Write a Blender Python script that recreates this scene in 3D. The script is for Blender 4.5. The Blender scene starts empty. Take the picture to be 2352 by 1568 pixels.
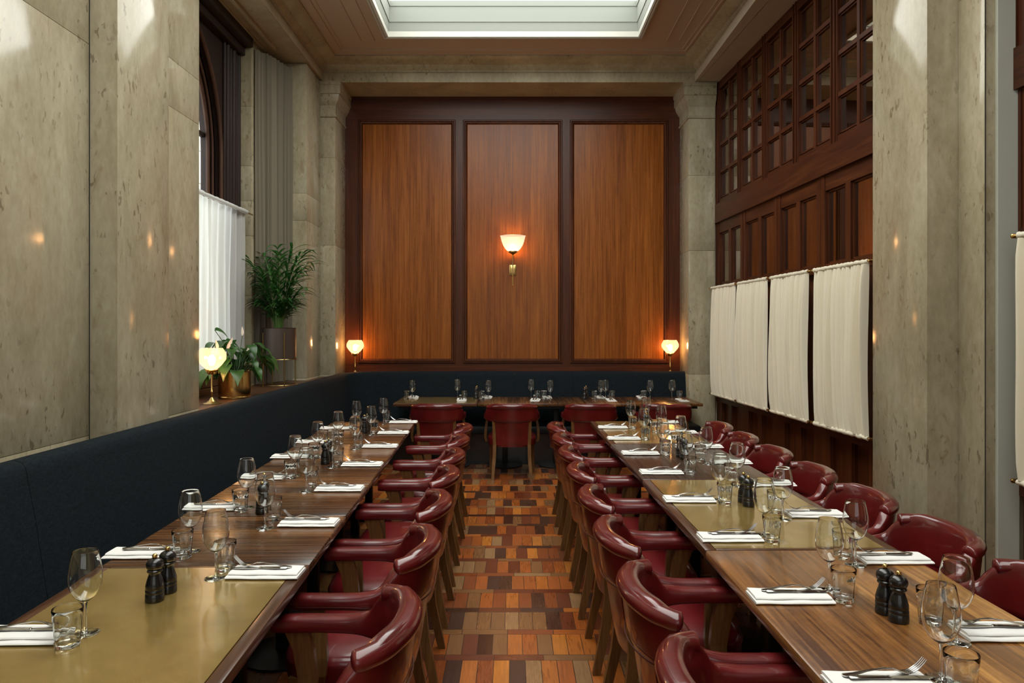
import bpy, bmesh, math, random
from mathutils import Vector, Matrix
random.seed(7)
PI = math.pi
COL = bpy.context.scene.collection
F, CX, CY, H = 1700.0, 1178.0, 752.0, 1.58     # lens, principal point and eye height of the photograph

def at(px, py, z):
    """point of the place at height z seen at a pixel of the photograph"""
    Y = F * (H - z) / (py - CY)
    return ((px - CX) * Y / F, Y, z)

# ------------------------------------------------------------------ objects
def tag(o, label=None, cat=None, group=None, kind=None):
    if label: o['label'] = label
    if cat: o['category'] = cat
    if group: o['group'] = group
    if kind: o['kind'] = kind
    return o

def empty(name, loc=(0, 0, 0), rz=0.0):
    o = bpy.data.objects.new(name, None)
    COL.objects.link(o)
    o.location = loc
    o.rotation_euler = (0, 0, rz)
    o.empty_display_size = 0.1
    return o

def copy_tree(o, parent=None):
    c = o.copy(); COL.objects.link(c)
    if parent is not None: c.parent = parent
    for ch in list(o.children): copy_tree(ch, c)
    return c

class MB:
    def __init__(s): s.v = []; s.f = []
    def add(s, vs, fs):
        b = len(s.v); s.v += [tuple(v) for v in vs]; s.f += [tuple(b + i for i in f) for f in fs]; return s
    def box(s, x0, x1, y0, y1, z0, z1, bev=0.0):
        if bev <= 0:
            vs = [(x, y, z) for z in (z0, z1) for y in (y0, y1) for x in (x0, x1)]
            return s.add(vs, [(0, 2, 3, 1), (4, 5, 7, 6), (0, 1, 5, 4), (2, 6, 7, 3), (0, 4, 6, 2), (1, 3, 7, 5)])
        bm = bmesh.new(); bmesh.ops.create_cube(bm, size=1)
        for v in bm.verts:
            v.co = Vector(((x0 + x1) / 2 + v.co.x * (x1 - x0), (y0 + y1) / 2 + v.co.y * (y1 - y0), (z0 + z1) / 2 + v.co.z * (z1 - z0)))
        bmesh.ops.bevel(bm, geom=bm.edges[:], offset=bev, segments=2, affect='EDGES', profile=0.5)
        bm.verts.index_update()
        s.add([v.co for v in bm.verts], [[v.index for v in f.verts] for f in bm.faces]); bm.free(); return s
    def rings(s, rings, closed=True, cap=True):
        n = len(rings[0]); b = len(s.v)
        for r in rings: s.v += [tuple(p) for p in r]
        m = n if closed else n - 1
        for i in range(len(rings) - 1):
            for j in range(m):
                k = (j + 1) % n
                s.f.append((b + i * n + j, b + i * n + k, b + (i + 1) * n + k, b + (i + 1) * n + j))
        if cap and closed:
            s.f.append(tuple(b + j for j in reversed(range(n))))
            s.f.append(tuple(b + (len(rings) - 1) * n + j for j in range(n)))
        return s
    def lathe(s, prof, c=(0, 0, 0), seg=24, cap=True, rot=0.0):
        rr = []
        for r, z in prof:
            r = max(r, 1e-5)
            rr.append([(c[0] + r * math.cos(rot + 2 * PI * j / seg), c[1] + r * math.sin(rot + 2 * PI * j / seg), c[2] + z) for j in range(seg)])
        return s.rings(rr, True, cap)
    def tube(s, pts, rad, seg=8, cap=True):
        pts = [Vector(p) for p in pts]; rr = []
        if not isinstance(rad, (list, tuple)): rad = [rad] * len(pts)
        up = None
        for i, p in enumerate(pts):
            t = (pts[min(i + 1, len(pts) - 1)] - pts[max(i - 1, 0)]).normalized()
            if up is None: up = Vector((0, 0, 1)) if abs(t.z) < .9 else Vector((1, 0, 0))
            a = t.cross(up)
            if a.length < 1e-4: a = t.cross(Vector((0, 1, 0)))
            a.normalize(); b = a.cross(t).normalized()
            r = rad[i]
            ra, rb = (r if isinstance(r, tuple) else (r, r))
            rr.append([p + a * (ra * math.cos(2 * PI * j / seg)) + b * (rb * math.sin(2 * PI * j / seg)) for j in range(seg)])
        return s.rings(rr, True, cap)
    def slices(s, sl):
        """loft of horizontal rectangles: (cx, cy, z, wx, wy)"""
        return s.rings([[(cx - wx / 2, cy - wy / 2, z), (cx + wx / 2, cy - wy / 2, z), (cx + wx / 2, cy + wy / 2, z), (cx - wx / 2, cy + wy / 2, z)] for cx, cy, z, wx, wy in sl])
    def build(s, name, mat, parent=None, smooth=None, loc=None, rz=None):
        me = bpy.data.meshes.new(name); me.from_pydata(s.v, [], s.f); me.validate()
        bm = bmesh.new(); bm.from_mesh(me); bmesh.ops.recalc_face_normals(bm, faces=bm.faces[:]); bm.to_mesh(me); bm.free()
        me.materials.append(mat)
        if smooth is not None:
            me.shade_smooth()
            me.set_sharp_from_angle(angle=math.radians(smooth))
        o = bpy.data.objects.new(name, me); COL.objects.link(o)
        if parent is not None: o.parent = parent
        if loc: o.location = loc
        if rz: o.rotation_euler = (0, 0, rz)
        return o

def struct(name, mb, mat, parent=None, smooth=None):
    o = mb.build(name, mat, parent, smooth)
    if parent is None: o['kind'] = 'structure'
    return o

# ------------------------------------------------------------------ materials
class NT:
    def __init__(s, name):
        s.m = bpy.data.materials.new(name); s.m.use_nodes = True
        s.t = s.m.node_tree; s.t.nodes.clear()
        s.out = s.t.nodes.new('ShaderNodeOutputMaterial')
    def n(s, typ, **kw):
        nd = s.t.nodes.new(typ)
        for k, v in kw.items(): setattr(nd, k, v)
        return nd
    def link(s, a, b): s.t.links.new(a, b)
    def setin(s, nd, key, v):
        if v is None: return
        if isinstance(v, bpy.types.NodeSocket): s.link(v, nd.inputs[key])
        else: nd.inputs[key].default_value = v
    def math(s, op, a, b=None, c=None):
        nd = s.n('ShaderNodeMath', operation=op)
        s.setin(nd, 0, a); s.setin(nd, 1, b); s.setin(nd, 2, c)
        return nd.outputs[0]
    def coord(s, scale=(1, 1, 1), obj=True):
        tc = s.n('ShaderNodeTexCoord'); mp = s.n('ShaderNodeMapping')
        s.link(tc.outputs['Object'], mp.inputs[0]); mp.inputs['Scale'].default_value = scale
        return mp.outputs[0]
    def noise(s, vec, scale=1.0, detail=4.0, rough=0.55, dist=0.0):
        nd = s.n('ShaderNodeTexNoise'); s.link(vec, nd.inputs['Vector'])
        nd.inputs['Scale'].default_value = scale; nd.inputs['Detail'].default_value = detail
        nd.inputs['Roughness'].default_value = rough; nd.inputs['Distortion'].default_value = dist
        return nd.outputs[0]
    def ramp(s, fac, stops, interp='LINEAR'):
        nd = s.n('ShaderNodeValToRGB'); s.link(fac, nd.inputs[0]); cr = nd.color_ramp; cr.interpolation = interp
        while len(cr.elements) < len(stops): cr.elements.new(0.5)
        for e, (p, c) in zip(cr.elements, stops):
            e.position = p; e.color = (c[0], c[1], c[2], 1)
        return nd.outputs[0]
    def mix(s, fac, a, b, mode='MIX'):
        nd = s.n('ShaderNodeMix', data_type='RGBA', blend_type=mode)
        s.setin(nd, 0, fac)
        for k, v in ((6, a), (7, b)):
            if isinstance(v, tuple) and len(v) == 3: v = (*v, 1)
            s.setin(nd, k, v)
        return nd.outputs[2]
    def bump(s, h, strength=0.3, dist=0.01):
        nd = s.n('ShaderNodeBump'); s.link(h, nd.inputs['Height'])
        nd.inputs['Strength'].default_value = strength; nd.inputs['Distance'].default_value = dist
        return nd.outputs[0]
    def pbsdf(s, col, rough=0.5, metal=0.0, normal=None, coat=0.0, coatr=0.05, spec=None, sheen=0.0):
        nd = s.n('ShaderNodeBsdfPrincipled')
        if isinstance(col, tuple): col = (*col, 1)
        s.setin(nd, 'Base Color', col); s.setin(nd, 'Roughness', rough); s.setin(nd, 'Metallic', metal)
        if normal is not None: s.link(normal, nd.inputs['Normal'])
        if coat: nd.inputs['Coat Weight'].default_value = coat; nd.inputs['Coat Roughness'].default_value = coatr
        if spec is not None: nd.inputs['Specular IOR Level'].default_value = spec
        if sheen: nd.inputs['Sheen Weight'].default_value = sheen
        s.link(nd.outputs[0], s.out.inputs[0]); return nd

def simple(name, col, rough=0.5, metal=0.0, **kw):
    t = NT(name); t.pbsdf(col, rough, metal, **kw); return t.m

def marble(name, tint=(1, 1, 1), rough=0.13):
    t = NT(name)
    v = t.coord((1, 1, 1))
    v2 = t.coord((1.6, 1.6, 0.55))
    base = t.ramp(t.noise(v2, 1.6, 6, .6, .6), [(0.28, (.22 * tint[0], .18 * tint[1], .105 * tint[2])), (0.5, (.36 * tint[0], .31 * tint[1], .20 * tint[2])), (0.72, (.50 * tint[0], .45 * tint[1], .32 * tint[2]))])
    fine = t.noise(t.coord((9, 9, 4)), 3, 5, .7)
    base = t.mix(.35, base, t.ramp(fine, [(.3, (.25, .21, .13)), (.7, (.52, .46, .34))]))
    # scattered brown pits and longer stains in the stone
    sp = t.noise(t.coord((30, 30, 15)), 1.0, 2, .5, .3)
    fs = t.ramp(sp, [(.62, (0, 0, 0)), (.67, (1, 1, 1))])
    fs2 = t.ramp(t.noise(v, 2.0, 2), [(.42, (0, 0, 0)), (.6, (1, 1, 1))])
    fac = t.math('MULTIPLY', t.math('MULTIPLY', fs, fs2), .62)
    base = t.mix(fac, base, (.12, .085, .045))
    st = t.ramp(t.noise(t.coord((9, 9, 3.2)), 1.3, 3, .6, .9), [(.63, (0, 0, 0)), (.72, (1, 1, 1))])
    base = t.mix(t.math('MULTIPLY', st, .4), base, (.22, .15, .07))
    h = t.math('SUBTRACT', fine, t.math('MULTIPLY', fac, .8))
    rr = t.math('ADD', t.math('MULTIPLY', fine, .14), rough - .08)
    t.pbsdf(base, rr, normal=t.bump(h, .05, .003), spec=.32)
    return t.m

def wood(name, dark, mid, light, axis=2, s=1.0, rough=0.35, strip=0.0, coat=0.0, figure=0.0, stretch=18.0):
    """grain runs along axis; strip > 0 shifts the tone board by board"""
    t = NT(name)
    tc = t.n('ShaderNodeTexCoord'); sx = t.n('ShaderNodeSeparateXYZ'); t.link(tc.outputs['Object'], sx.inputs[0])
    comp = [sx.outputs[0], sx.outputs[1], sx.outputs[2]]
    across = comp[0] if axis != 0 else comp[1]
    sc = [stretch * s] * 3; sc[axis] = s
    vec = t.coord(tuple(sc))
    g1 = t.noise(vec, 1.2, 6, .65, .8)
    sc2 = [75 * s] * 3; sc2[axis] = 1.6 * s
    g2 = t.noise(t.coord(tuple(sc2)), 1.0, 3, .6)
    f = t.math('ADD', t.math('MULTIPLY', g1, .52), t.math('MULTIPLY', g2, .48))
    if strip:
        amt = .10 if figure == .14 else .22
        idn = t.math('FLOOR', t.math('DIVIDE', across, strip))
        wn = t.n('ShaderNodeTexWhiteNoise', noise_dimensions='1D'); t.link(idn, wn.inputs['W'])
        f = t.math('ADD', f, t.math('MULTIPLY', t.math('SUBTRACT', wn.outputs[0], .5), amt))
    if figure:
        wv = t.noise(t.coord((10, 10, 16)), 1.6, 3, .6, 2.0)
        f = t.math('ADD', f, t.math('MULTIPLY', t.math('SUBTRACT', wv, .5), figure))
    col = t.ramp(f, [(.3, dark), (.5, mid), (.68, light)])
    r = t.math('ADD', t.math('MULTIPLY', g2, .15), rough - .07)
    t.pbsdf(col, r, normal=t.bump(g2, .12, .002), coat=coat, coatr=.12, spec=.28 if axis == 2 or not coat else .5)
    return t.m

M = {}
M['marble'] = marble('marble')
M['marble_cornice'] = marble('marble_cornice', (1.0, .95, .86), .35)
M['panel'] = wood('veneer_panel', (.125, .031, .004), (.235, .066, .008), (.35, .112, .018), 2, 1.0, .28, strip=.11, figure=.14)
M['frame_wood'] = wood('mahogany_frame', (.035, .008, .003), (.065, .016, .005), (.11, .030, .009), 2, .8, .34)
M['rail_wood'] = wood('mahogany_rail', (.035, .008, .003), (.065, .016, .005), (.115, .031, .009), 0, .8, .34)
M['screen'] = wood('screen_mahogany', (.028, .0065, .002), (.062, .015, .004), (.115, .032, .008), 2, .8, .40)
M['screen_rail'] = wood('screen_rail_mahogany', (.026, .006, .002), (.055, .0135, .0035), (.10, .027, .007), 1, .8, .40)
M['dark_wood'] = wood('dark_window_oak', (.010, .005, .004), (.020, .010, .007), (.038, .018, .011), 2, .8, .55)
M['bead_wood'] = wood('window_bead_wood', (.03, .012, .006), (.055, .022, .011), (.08, .034, .018), 2, .8, .45)
M['ledge'] = wood('ledge_wood', (.04, .017, .008), (.075, .032, .014), (.11, .05, .02), 1, .8, .35)
M['walnut'] = wood('walnut_top', (.028, .010, .003), (.11, .042, .011), (.25, .11, .032), 0, 1.0, .27, coat=.2, strip=.13)
M['walnut_edge'] = wood('walnut_edge', (.032, .012, .005), (.075, .028, .010), (.125, .050, .019), 1, 1.0, .32, coat=.15)
M['wenge'] = wood('dark_top', (.030, .013, .008), (.055, .026, .014), (.085, .042, .022), 1, 1.0, .28, coat=.2, strip=.14)
M['teak'] = wood('brown_top', (.07, .022, .005), (.25, .102, .024), (.55, .27, .075), 1, 1.15, .32, coat=.2, strip=.12, figure=.12)
M['oak_leg'] = wood('chair_oak', (.085, .036, .010), (.155, .072, .022), (.22, .11, .035), 2, 1.2, .38)
def brass_top():
    t = NT('aged_brass_sheet')
    c = t.ramp(t.noise(t.coord((1, 1, 1)), 5.0, 6, .62, .0), [(.25, (.36, .23, .06)), (.5, (.52, .35, .105)), (.75, (.66, .47, .17))])
    r = t.math('ADD', t.math('MULTIPLY', t.noise(t.coord(), 3, 2, .5), .14), .17)
    t.pbsdf(c, r, .7, coat=.5, coatr=.07); return t.m
M['brass_top'] = brass_top()
M['brass'] = simple('brass', (.70, .47, .17), .22, 1.0)
M['old_brass'] = simple('old_brass', (.42, .30, .12), .3, 1.0)
M['bronze'] = simple('bronze_planter', (.085, .062, .05), .42, .5)
M['iron'] = simple('black_iron', (.012, .012, .012), .45, .3)
def leather(name, c0, c1):
    t = NT(name)
    n1 = t.noise(t.coord(), 5, 4, .6); n2 = t.noise(t.coord(), 240, 3, .6); n3 = t.noise(t.coord(), 9, 4, .6, .6)
    h = t.math('ADD', t.math('MULTIPLY', n2, .12), n3)
    t.pbsdf(t.ramp(n1, [(.35, c0), (.65, c1)]), t.math('ADD', t.math('MULTIPLY', n1, .16), .24), normal=t.bump(h, .08, .010), spec=.4, coat=.7, coatr=.07)
    return t.m
M['leather'] = leather('red_leather', (.080, .0045, .005), (.135, .008, .0085))
M['leather_seat'] = leather('red_seat_leather', (.115, .005, .007), (.15, .007, .009))
M['seam_and_shadow'] = leather('dark_seam_and_shadow_leather', (.045, .006, .006), (.06, .008, .008))  # dark tone for the arm seam and the painted shadow under the roll
def fabric(name, c, c2):
    t = NT(name)
    a = t.noise(t.coord((300, 300, 30)), 1, 2); b = t.noise(t.coord((30, 30, 300)), 1, 2)
    f = t.math('MULTIPLY', t.math('ADD', a, b), .5)
    t.pbsdf(t.ramp(f, [(.35, c), (.65, c2)]), .85, normal=t.bump(f, .4, .002), sheen=.0, spec=.12); return t.m
M['bench'] = fabric('charcoal_blue_weave', (.0042, .0060, .0075), (.0125, .0190, .0245))
M['bench_seat'] = simple('bench_seat_leather', (.012, .015, .018), .5, spec=.3)
M['black'] = simple('black_lacquer', (.006, .006, .006), .28, coat=.4)
M['steel'] = simple('polished_steel', (.62, .61, .58), .16, 1.0)
def linen():
    t = NT('white_linen'); n = t.noise(t.coord(), 30, 3)
    t.pbsdf((.84, .83, .80), .8, normal=t.bump(n, .06, .003), spec=.2); return t.m
M['linen'] = linen()
M['plaster'] = simple('cream_plaster', (.42, .35, .25), .6, spec=.3)
M['ceiling'] = simple('ceiling_paint', (.46, .35, .25), .55, spec=.3)
M['paint'] = simple('grey_green_paint', (.50, .52, .45), .45)
M['white'] = simple('lip_white', (.50, .50, .44), .5)
M['well'] = simple('well_paint', (.27, .285, .255), .6, spec=.1)
def sheer(name, col, trans, tlw=.5):
    t = NT(name)
    d = t.n('ShaderNodeBsdfDiffuse'); d.inputs[0].default_value = (*col, 1)
    tl = t.n('ShaderNodeBsdfTranslucent'); tl.inputs[0].default_value = (*col, 1)
    m1 = t.n('ShaderNodeMixShader'); m1.inputs[0].default_value = tlw; t.link(d.outputs[0], m1.inputs[1]); t.link(tl.outputs[0], m1.inputs[2])
    tr = t.n('ShaderNodeBsdfTransparent')
    m2 = t.n('ShaderNodeMixShader'); m2.inputs[0].default_value = trans; t.link(m1.outputs[0], m2.inputs[1]); t.link(tr.outputs[0], m2.inputs[2])
    t.link(m2.outputs[0], t.out.inputs[0]); return t.m
M['sheer'] = sheer('sheer_white', (.86, .86, .83), .12)
M['cafe'] = sheer('cafe_curtain_cotton', (.85, .78, .62), .01, .12)
M['drape'] = simple('grey_drape', (.20, .175, .13), .8, spec=.15)
def thin_glass():
    t = NT('thin_glass')
    lw = t.n('ShaderNodeLayerWeight'); lw.inputs[0].default_value = .5
    f = t.math('POWER', lw.outputs['Facing'], 3.2)
    f = t.math('ADD', t.math('MULTIPLY', f, .8), .05)
    tr = t.n('ShaderNodeBsdfTransparent'); tr.inputs[0].default_value = (.97, .975, .97, 1)
    gl = t.n('ShaderNodeBsdfGlossy'); gl.inputs['Roughness'].default_value = .02
    mx = t.n('ShaderNodeMixShader'); t.link(f, mx.inputs[0]); t.link(tr.outputs[0], mx.inputs[1]); t.link(gl.outputs[0], mx.inputs[2])
    t.link(mx.outputs[0], t.out.inputs[0]); return t.m
M['thin_glass'] = thin_glass()
def solid_glass():
    t = NT('clear_glass'); g = t.n('ShaderNodeBsdfGlass'); g.inputs['IOR'].default_value = 1.5; g.inputs['Roughness'].default_value = .0
    g.inputs['Color'].default_value = (.985, .995, .99, 1)
    t.link(g.outputs[0], t.out.inputs[0]); return t.m
M['glass'] = solid_glass()
def pane():
    t = NT('window_pane')
    lw = t.n('ShaderNodeLayerWeight'); lw.inputs[0].default_value = .5
    f = t.math('ADD', t.math('MULTIPLY', t.math('POWER', lw.outputs['Facing'], 4.0), .9), .08)
    tr = t.n('ShaderNodeBsdfTransparent'); tr.inputs[0].default_value = (.93, .93, .92, 1)
    gl = t.n('ShaderNodeBsdfGlossy'); gl.inputs['Roughness'].default_value = .01
    mx = t.n('ShaderNodeMixShader'); t.link(f, mx.inputs[0]); t.link(tr.outputs[0], mx.inputs[1]); t.link(gl.outputs[0], mx.inputs[2])
    t.link(mx.outputs[0], t.out.inputs[0]); return t.m
M['pane'] = pane()
def coated():
    t = NT('coated_screen_glass')
    lw = t.n('ShaderNodeLayerWeight'); lw.inputs[0].default_value = .5
    f = t.math('ADD', t.math('MULTIPLY', lw.outputs['Facing'], .42), .12)
    tr = t.n('ShaderNodeBsdfTransparent'); tr.inputs[0].default_value = (.7, .62, .55, 1)
    gl = t.n('ShaderNodeBsdfGlossy'); gl.inputs['Roughness'].default_value = .015; gl.inputs[0].default_value = (1, .88, .78, 1)
    mx = t.n('ShaderNodeMixShader'); t.link(f, mx.inputs[0]); t.link(tr.outputs[0], mx.inputs[1]); t.link(gl.outputs[0], mx.inputs[2])
    t.link(mx.outputs[0], t.out.inputs[0]); return t.m
M['screen_pane'] = coated()
def emit(name, col, st):
    t = NT(name); e = t.n('ShaderNodeEmission'); e.inputs[0].default_value = (*col, 1); e.inputs[1].default_value = st
    t.link(e.outputs[0], t.out.inputs[0]); return t.m
M['skylight'] = emit('bright_sky_glass', (.99, 1.0, .94), 4.6)
M['bulb'] = emit('warm_bulb', (1.0, .45, .13), 230.0)
M['bulb_big'] = emit('warm_sconce_bulb', (1.0, .50, .18), 260.0)
def shade(name, tr_w, em, ec):
    t = NT(name)
    tr = t.n('ShaderNodeBsdfTransparent'); tr.inputs[0].default_value = (1, .95, .85, 1)
    tl = t.n('ShaderNodeBsdfTranslucent'); tl.inputs[0].default_value = (.16, .14, .11, 1)
    e = t.n('ShaderNodeEmission'); e.inputs[0].default_value = (*ec, 1); e.inputs[1].default_value = em
    ad = t.n('ShaderNodeAddShader'); t.link(tl.outputs[0], ad.inputs[0]); t.link(e.outputs[0], ad.inputs[1])
    mx = t.n('ShaderNodeMixShader'); mx.inputs[0].default_value = tr_w; t.link(ad.outputs[0], mx.inputs[1]); t.link(tr.outputs[0], mx.inputs[2])
    g = t.n('ShaderNodeBsdfGlossy'); g.inputs['Roughness'].default_value = .1
    m2 = t.n('ShaderNodeMixShader'); m2.inputs[0].default_value = .06; t.link(mx.outputs[0], m2.inputs[1]); t.link(g.outputs[0], m2.inputs[2])
    t.link(m2.outputs[0], t.out.inputs[0]); return t.m
M['globe'] = shade('lit_globe_glass', .5, 1.2, (1.0, .72, .38))
M['sconce_glass'] = shade('fluted_sconce_glass', .45, 1.0, (1.0, .80, .60))
def leaf(name, c0, c1):
    t = NT(name); c = t.ramp(t.noise(t.coord(), 14, 3), [(.35, c0), (.65, c1)])
    p = t.pbsdf(c, .32, spec=.5)
    tl = t.n('ShaderNodeBsdfTranslucent'); t.link(c, tl.inputs[0])
    mx = t.n('ShaderNodeMixShader'); mx.inputs[0].default_value = .3; t.link(p.outputs[0], mx.inputs[1]); t.link(tl.outputs[0], mx.inputs[2])
    t.link(mx.outputs[0], t.out.inputs[0]); return t.m
M['palm'] = leaf('palm_green', (.018, .085, .020), (.05, .17, .03))
M['lily'] = leaf('lily_green', (.020, .075, .016), (.05, .14, .03))
M['petal'] = simple('spathe_white', (.85, .78, .66), .5)
M['soil'] = simple('potting_soil', (.02, .014, .01), .9)

def parquet():
    t = NT('woodblock_parquet')
    tc = t.n('ShaderNodeTexCoord'); sx = t.n('ShaderNodeSeparateXYZ'); t.link(tc.outputs['Object'], sx.inputs[0])
    x, y = sx.outputs[0], sx.outputs[1]
    P, Wd = .298, .237
    row = t.math('FLOOR', t.math('DIVIDE', y, P))
    v = t.math('SUBTRACT', y, t.math('MULTIPLY', row, P))
    isn = t.math('GREATER_THAN', v, Wd)                      # thin course of long blocks
    wr = t.n('ShaderNodeTexWhiteNoise', noise_dimensions='1D'); t.link(row, wr.inputs['W'])
    xo = t.math('ADD', x, t.math('MULTIPLY', wr.outputs[0], .24))
    cw = t.math('ADD', t.math('MULTIPLY', isn, .237 - .0745), .0745)
    u = t.math('DIVIDE', xo, cw)
    cid = t.math('FLOOR', u); fu = t.math('SUBTRACT', u, cid)
    ex = t.math('MULTIPLY', t.math('MINIMUM', fu, t.math('SUBTRACT', 1.0, fu)), cw)
    vl = t.math('SUBTRACT', v, t.math('MULTIPLY', isn, Wd))
    vh = t.math('ADD', t.math('MULTIPLY', isn, (P - Wd) - Wd), Wd)
    ey = t.math('MINIMUM', vl, t.math('SUBTRACT', vh, vl))
    e = t.math('MINIMUM', ex, ey)
    joint = t.math('LESS_THAN', e, .0016)
    comb = t.n('ShaderNodeCombineXYZ'); t.link(cid, comb.inputs[0]); t.link(row, comb.inputs[1]); t.link(isn, comb.inputs[2])
    wn = t.n('ShaderNodeTexWhiteNoise', noise_dimensions='3D'); t.link(comb.outputs[0], wn.inputs['Vector'])
    col = t.ramp(wn.outputs[0], [(0, (.055, .018, .008)), (.12, (.15, .032, .009)), (.28, (.26, .060, .012)), (.46, (.38, .095, .015)), (.62, (.24, .105, .036)), (.74, (.47, .135, .019)), (.86, (.32, .17, .07)), (.96, (.52, .17, .022))], 'CONSTANT')
    ga = t.noise(t.coord((90, 7, 1)), 1, 4, .6); gb = t.noise(t.coord((7, 90, 1)), 1, 4, .6)
    g = t.n('ShaderNodeMix', data_type='FLOAT'); t.link(isn, g.inputs[0]); t.link(ga, g.inputs[2]); t.link(gb, g.inputs[3])
    gg = g.outputs[0]
    col = t.mix(.75, col, t.ramp(gg, [(.25, (.45, .45, .45)), (.6, (1, 1, 1)), (.8, (1.25, 1.2, 1.15))]), 'MULTIPLY')
    worn = t.ramp(t.noise(t.coord(), 2.3, 6, .65, .5), [(.45, (0, 0, 0)), (.75, (1, 1, 1))])
    col = t.mix(t.math('MULTIPLY', worn, .3), col, (.15, .085, .045))
    col = t.mix(joint, col, (.03, .015, .01))
    wn2 = t.n('ShaderNodeTexWhiteNoise', noise_dimensions='3D')
    c2 = t.n('ShaderNodeVectorMath', operation='ADD'); t.link(comb.outputs[0], c2.inputs[0]); c2.inputs[1].default_value = (7.3, 3.1, 5)
    t.link(c2.outputs[0], wn2.inputs['Vector'])
    r = t.math('ADD', t.math('ADD', t.math('MULTIPLY', wn2.outputs[0], .16), t.math('MULTIPLY', gg, .2)), .14)
    hgt = t.math('ADD', t.math('MULTIPLY', gg, .3), t.math('SUBTRACT', t.math('MULTIPLY', wn2.outputs[0], .5), joint))
    t.pbsdf(col, r, normal=t.bump(hgt, .25, .002), spec=.55)
    return t.m
M['parquet'] = parquet()

# ------------------------------------------------------------------ the room
TOP, CEIL = 4.49, 4.75
def scrx(Y, off=0.0): return 2.82 - .042 * Y + off            # line of the wooden screen on the side wall

struct('floor', MB().box(-3.2, 3.4, -2.2, 9.6, -.05, 0), M['parquet'])

# ceiling with the skylight opening
SX0, SX1, SY0, SY1 = -1.355, 1.363, -.9, 8.02
c = MB()
c.box(-3.2, SX0, -2.2, 9.6, CEIL, CEIL + .06); c.box(SX1, 3.4, -2.2, 9.6, CEIL, CEIL + .06)
c.box(SX0, SX1, -2.2, SY0, CEIL, CEIL + .06); c.box(SX0, SX1, SY1, 9.6, CEIL, CEIL + .06)
ceil = struct('ceiling', c, M['ceiling'])
def loop(path, prof, closed=True):
    """rectangular loop [(x,y)...] with profile of (inset, z)"""
    n = len(path); rr = []
    cx = sum(p[0] for p in path) / n; cy = sum(p[1] for p in path) / n
    mb = MB(); b = []
    for ins, z in prof:
        b.append([(p[0] + (ins if p[0] < cx else -ins), p[1] + (ins if p[1] < cy else -ins), z) for p in path])
    mb.rings(b, True, False); return mb
rect = [(SX0, SY0), (SX1, SY0), (SX1, SY1), (SX0, SY1)]
struct('moulding', loop(rect, [(-.05, CEIL), (-.05, CEIL - .025), (-.035, CEIL - .03), (-.025, CEIL - .022), (-.012, CEIL - .03), (.004, CEIL - .022), (.004, CEIL + .045)]), M['white'], ceil)
struct('light_well', loop(rect, [(.006, CEIL + .04), (.014, CEIL + .13), (.022, CEIL + .132), (.022, CEIL + .30), (.03, CEIL + .30), (.03, CEIL + .36)]), M['well'], ceil)
sky = struct('window_1', MB().box(SX0 - .05, SX1 + .05, SY0 - .05, SY1 + .05, CEIL + .36, CEIL + .38), M['skylight'])
# thin beads on the flat of the ceiling
b = MB()
def ceil_bead(mb, pts, r=.012):
    mb.tube([(x, y, CEIL + .002) for x, y in pts], r, 6)
xl = -2.07 + .10
ceil_bead(b, [(xl, -2), (xl, 8.46), (2.08 - .1, 8.46), (2.42 + .08 - .1, -2)], .014)
ceil_bead(b, [(xl + .05, -2), (xl + .05, 8.41), (2.03 - .1, 8.41), (2.37 + .08 - .1, -2)], .008)
for xx in (-1.68, -1.53, 1.70, 1.84):
    ceil_bead(b, [(xx, -2), (xx, 8.18)], .010)
struct('bead_moulding', b, M['ceiling'], ceil, 40)

# stone cornice on three sides
prof = [(0, TOP), (.0, TOP + .11), (.015, TOP + .115), (.015, TOP + .14), (.03, TOP + .15), (.05, TOP + .165), (.062, TOP + .19), (.085, TOP + .20), (.13, TOP + .215), (.165, TOP + .235), (.18, TOP + .245), (.18, CEIL)]
def cornice(path_fn_list, name):
    mb = MB(); rr = []
    for ins, z in prof: rr.append([(x, y, z) for x, y in path_fn_list(ins)])
    # back faces keep it a solid course
    last = [(x, y, CEIL) for x, y in path_fn_list(-.32)]
    first = [(x, y, TOP + .02) for x, y in path_fn_list(-.06)]
    mb.rings([first] + rr + [last], False, False)
    return struct(name, mb, M['marble_cornice'], None, 35)
YB = 8.784
cornice(lambda i: [(-2.245 + i, -2.1), (-2.245 + i, YB - i), (2.536 - .04 * YB - i, YB - i), (2.536 + .08 - i, -2.1)], 'trim_1')
# soffits between the cornice line and the walls
s = MB(); s.box(-2.30, 2.30, YB + .002, 9.45, TOP, TOP + .2, 0)
struct('trim_2', s, M['marble_cornice'])
s = MB(); s.add([(-2.24, -2.1, TOP + .004), (-3.2, -2.1, TOP + .004), (-3.2, 8.9, TOP + .004), (-2.24, 8.9, TOP + .004), (-2.24, -2.1, TOP + .1), (-3.2, -2.1, TOP + .1), (-3.2, 8.9, TOP + .1), (-2.24, 8.9, TOP + .1)], [(0, 3, 2, 1), (4, 5, 6, 7), (0, 1, 5, 4), (1, 2, 6, 5), (2, 3, 7, 6), (3, 0, 4, 7)])
s.box(-2.50, -2.46, 4.0, 7.7, TOP - .03, TOP + .01, .008); s.box(-2.62, -2.59, 4.0, 7.7, TOP - .02, TOP + .01, .006)
struct('trim_3', s, M['marble_cornice'])
s = MB(); s.add([(2.16, -2.1, TOP + .004), (3.3, -2.1, TOP + .004), (3.3, 8.9, TOP + .004), (2.16, 8.9, TOP + .004), (2.16, -2.1, TOP + .1), (3.3, -2.1, TOP + .1), (3.3, 8.9, TOP + .1), (2.16, 8.9, TOP + .1)], [(0, 3, 2, 1), (4, 5, 6, 7), (0, 1, 5, 4), (1, 2, 6, 5), (2, 3, 7, 6), (3, 0, 4, 7)])
struct('trim_4', s, M['plaster'])

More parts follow.
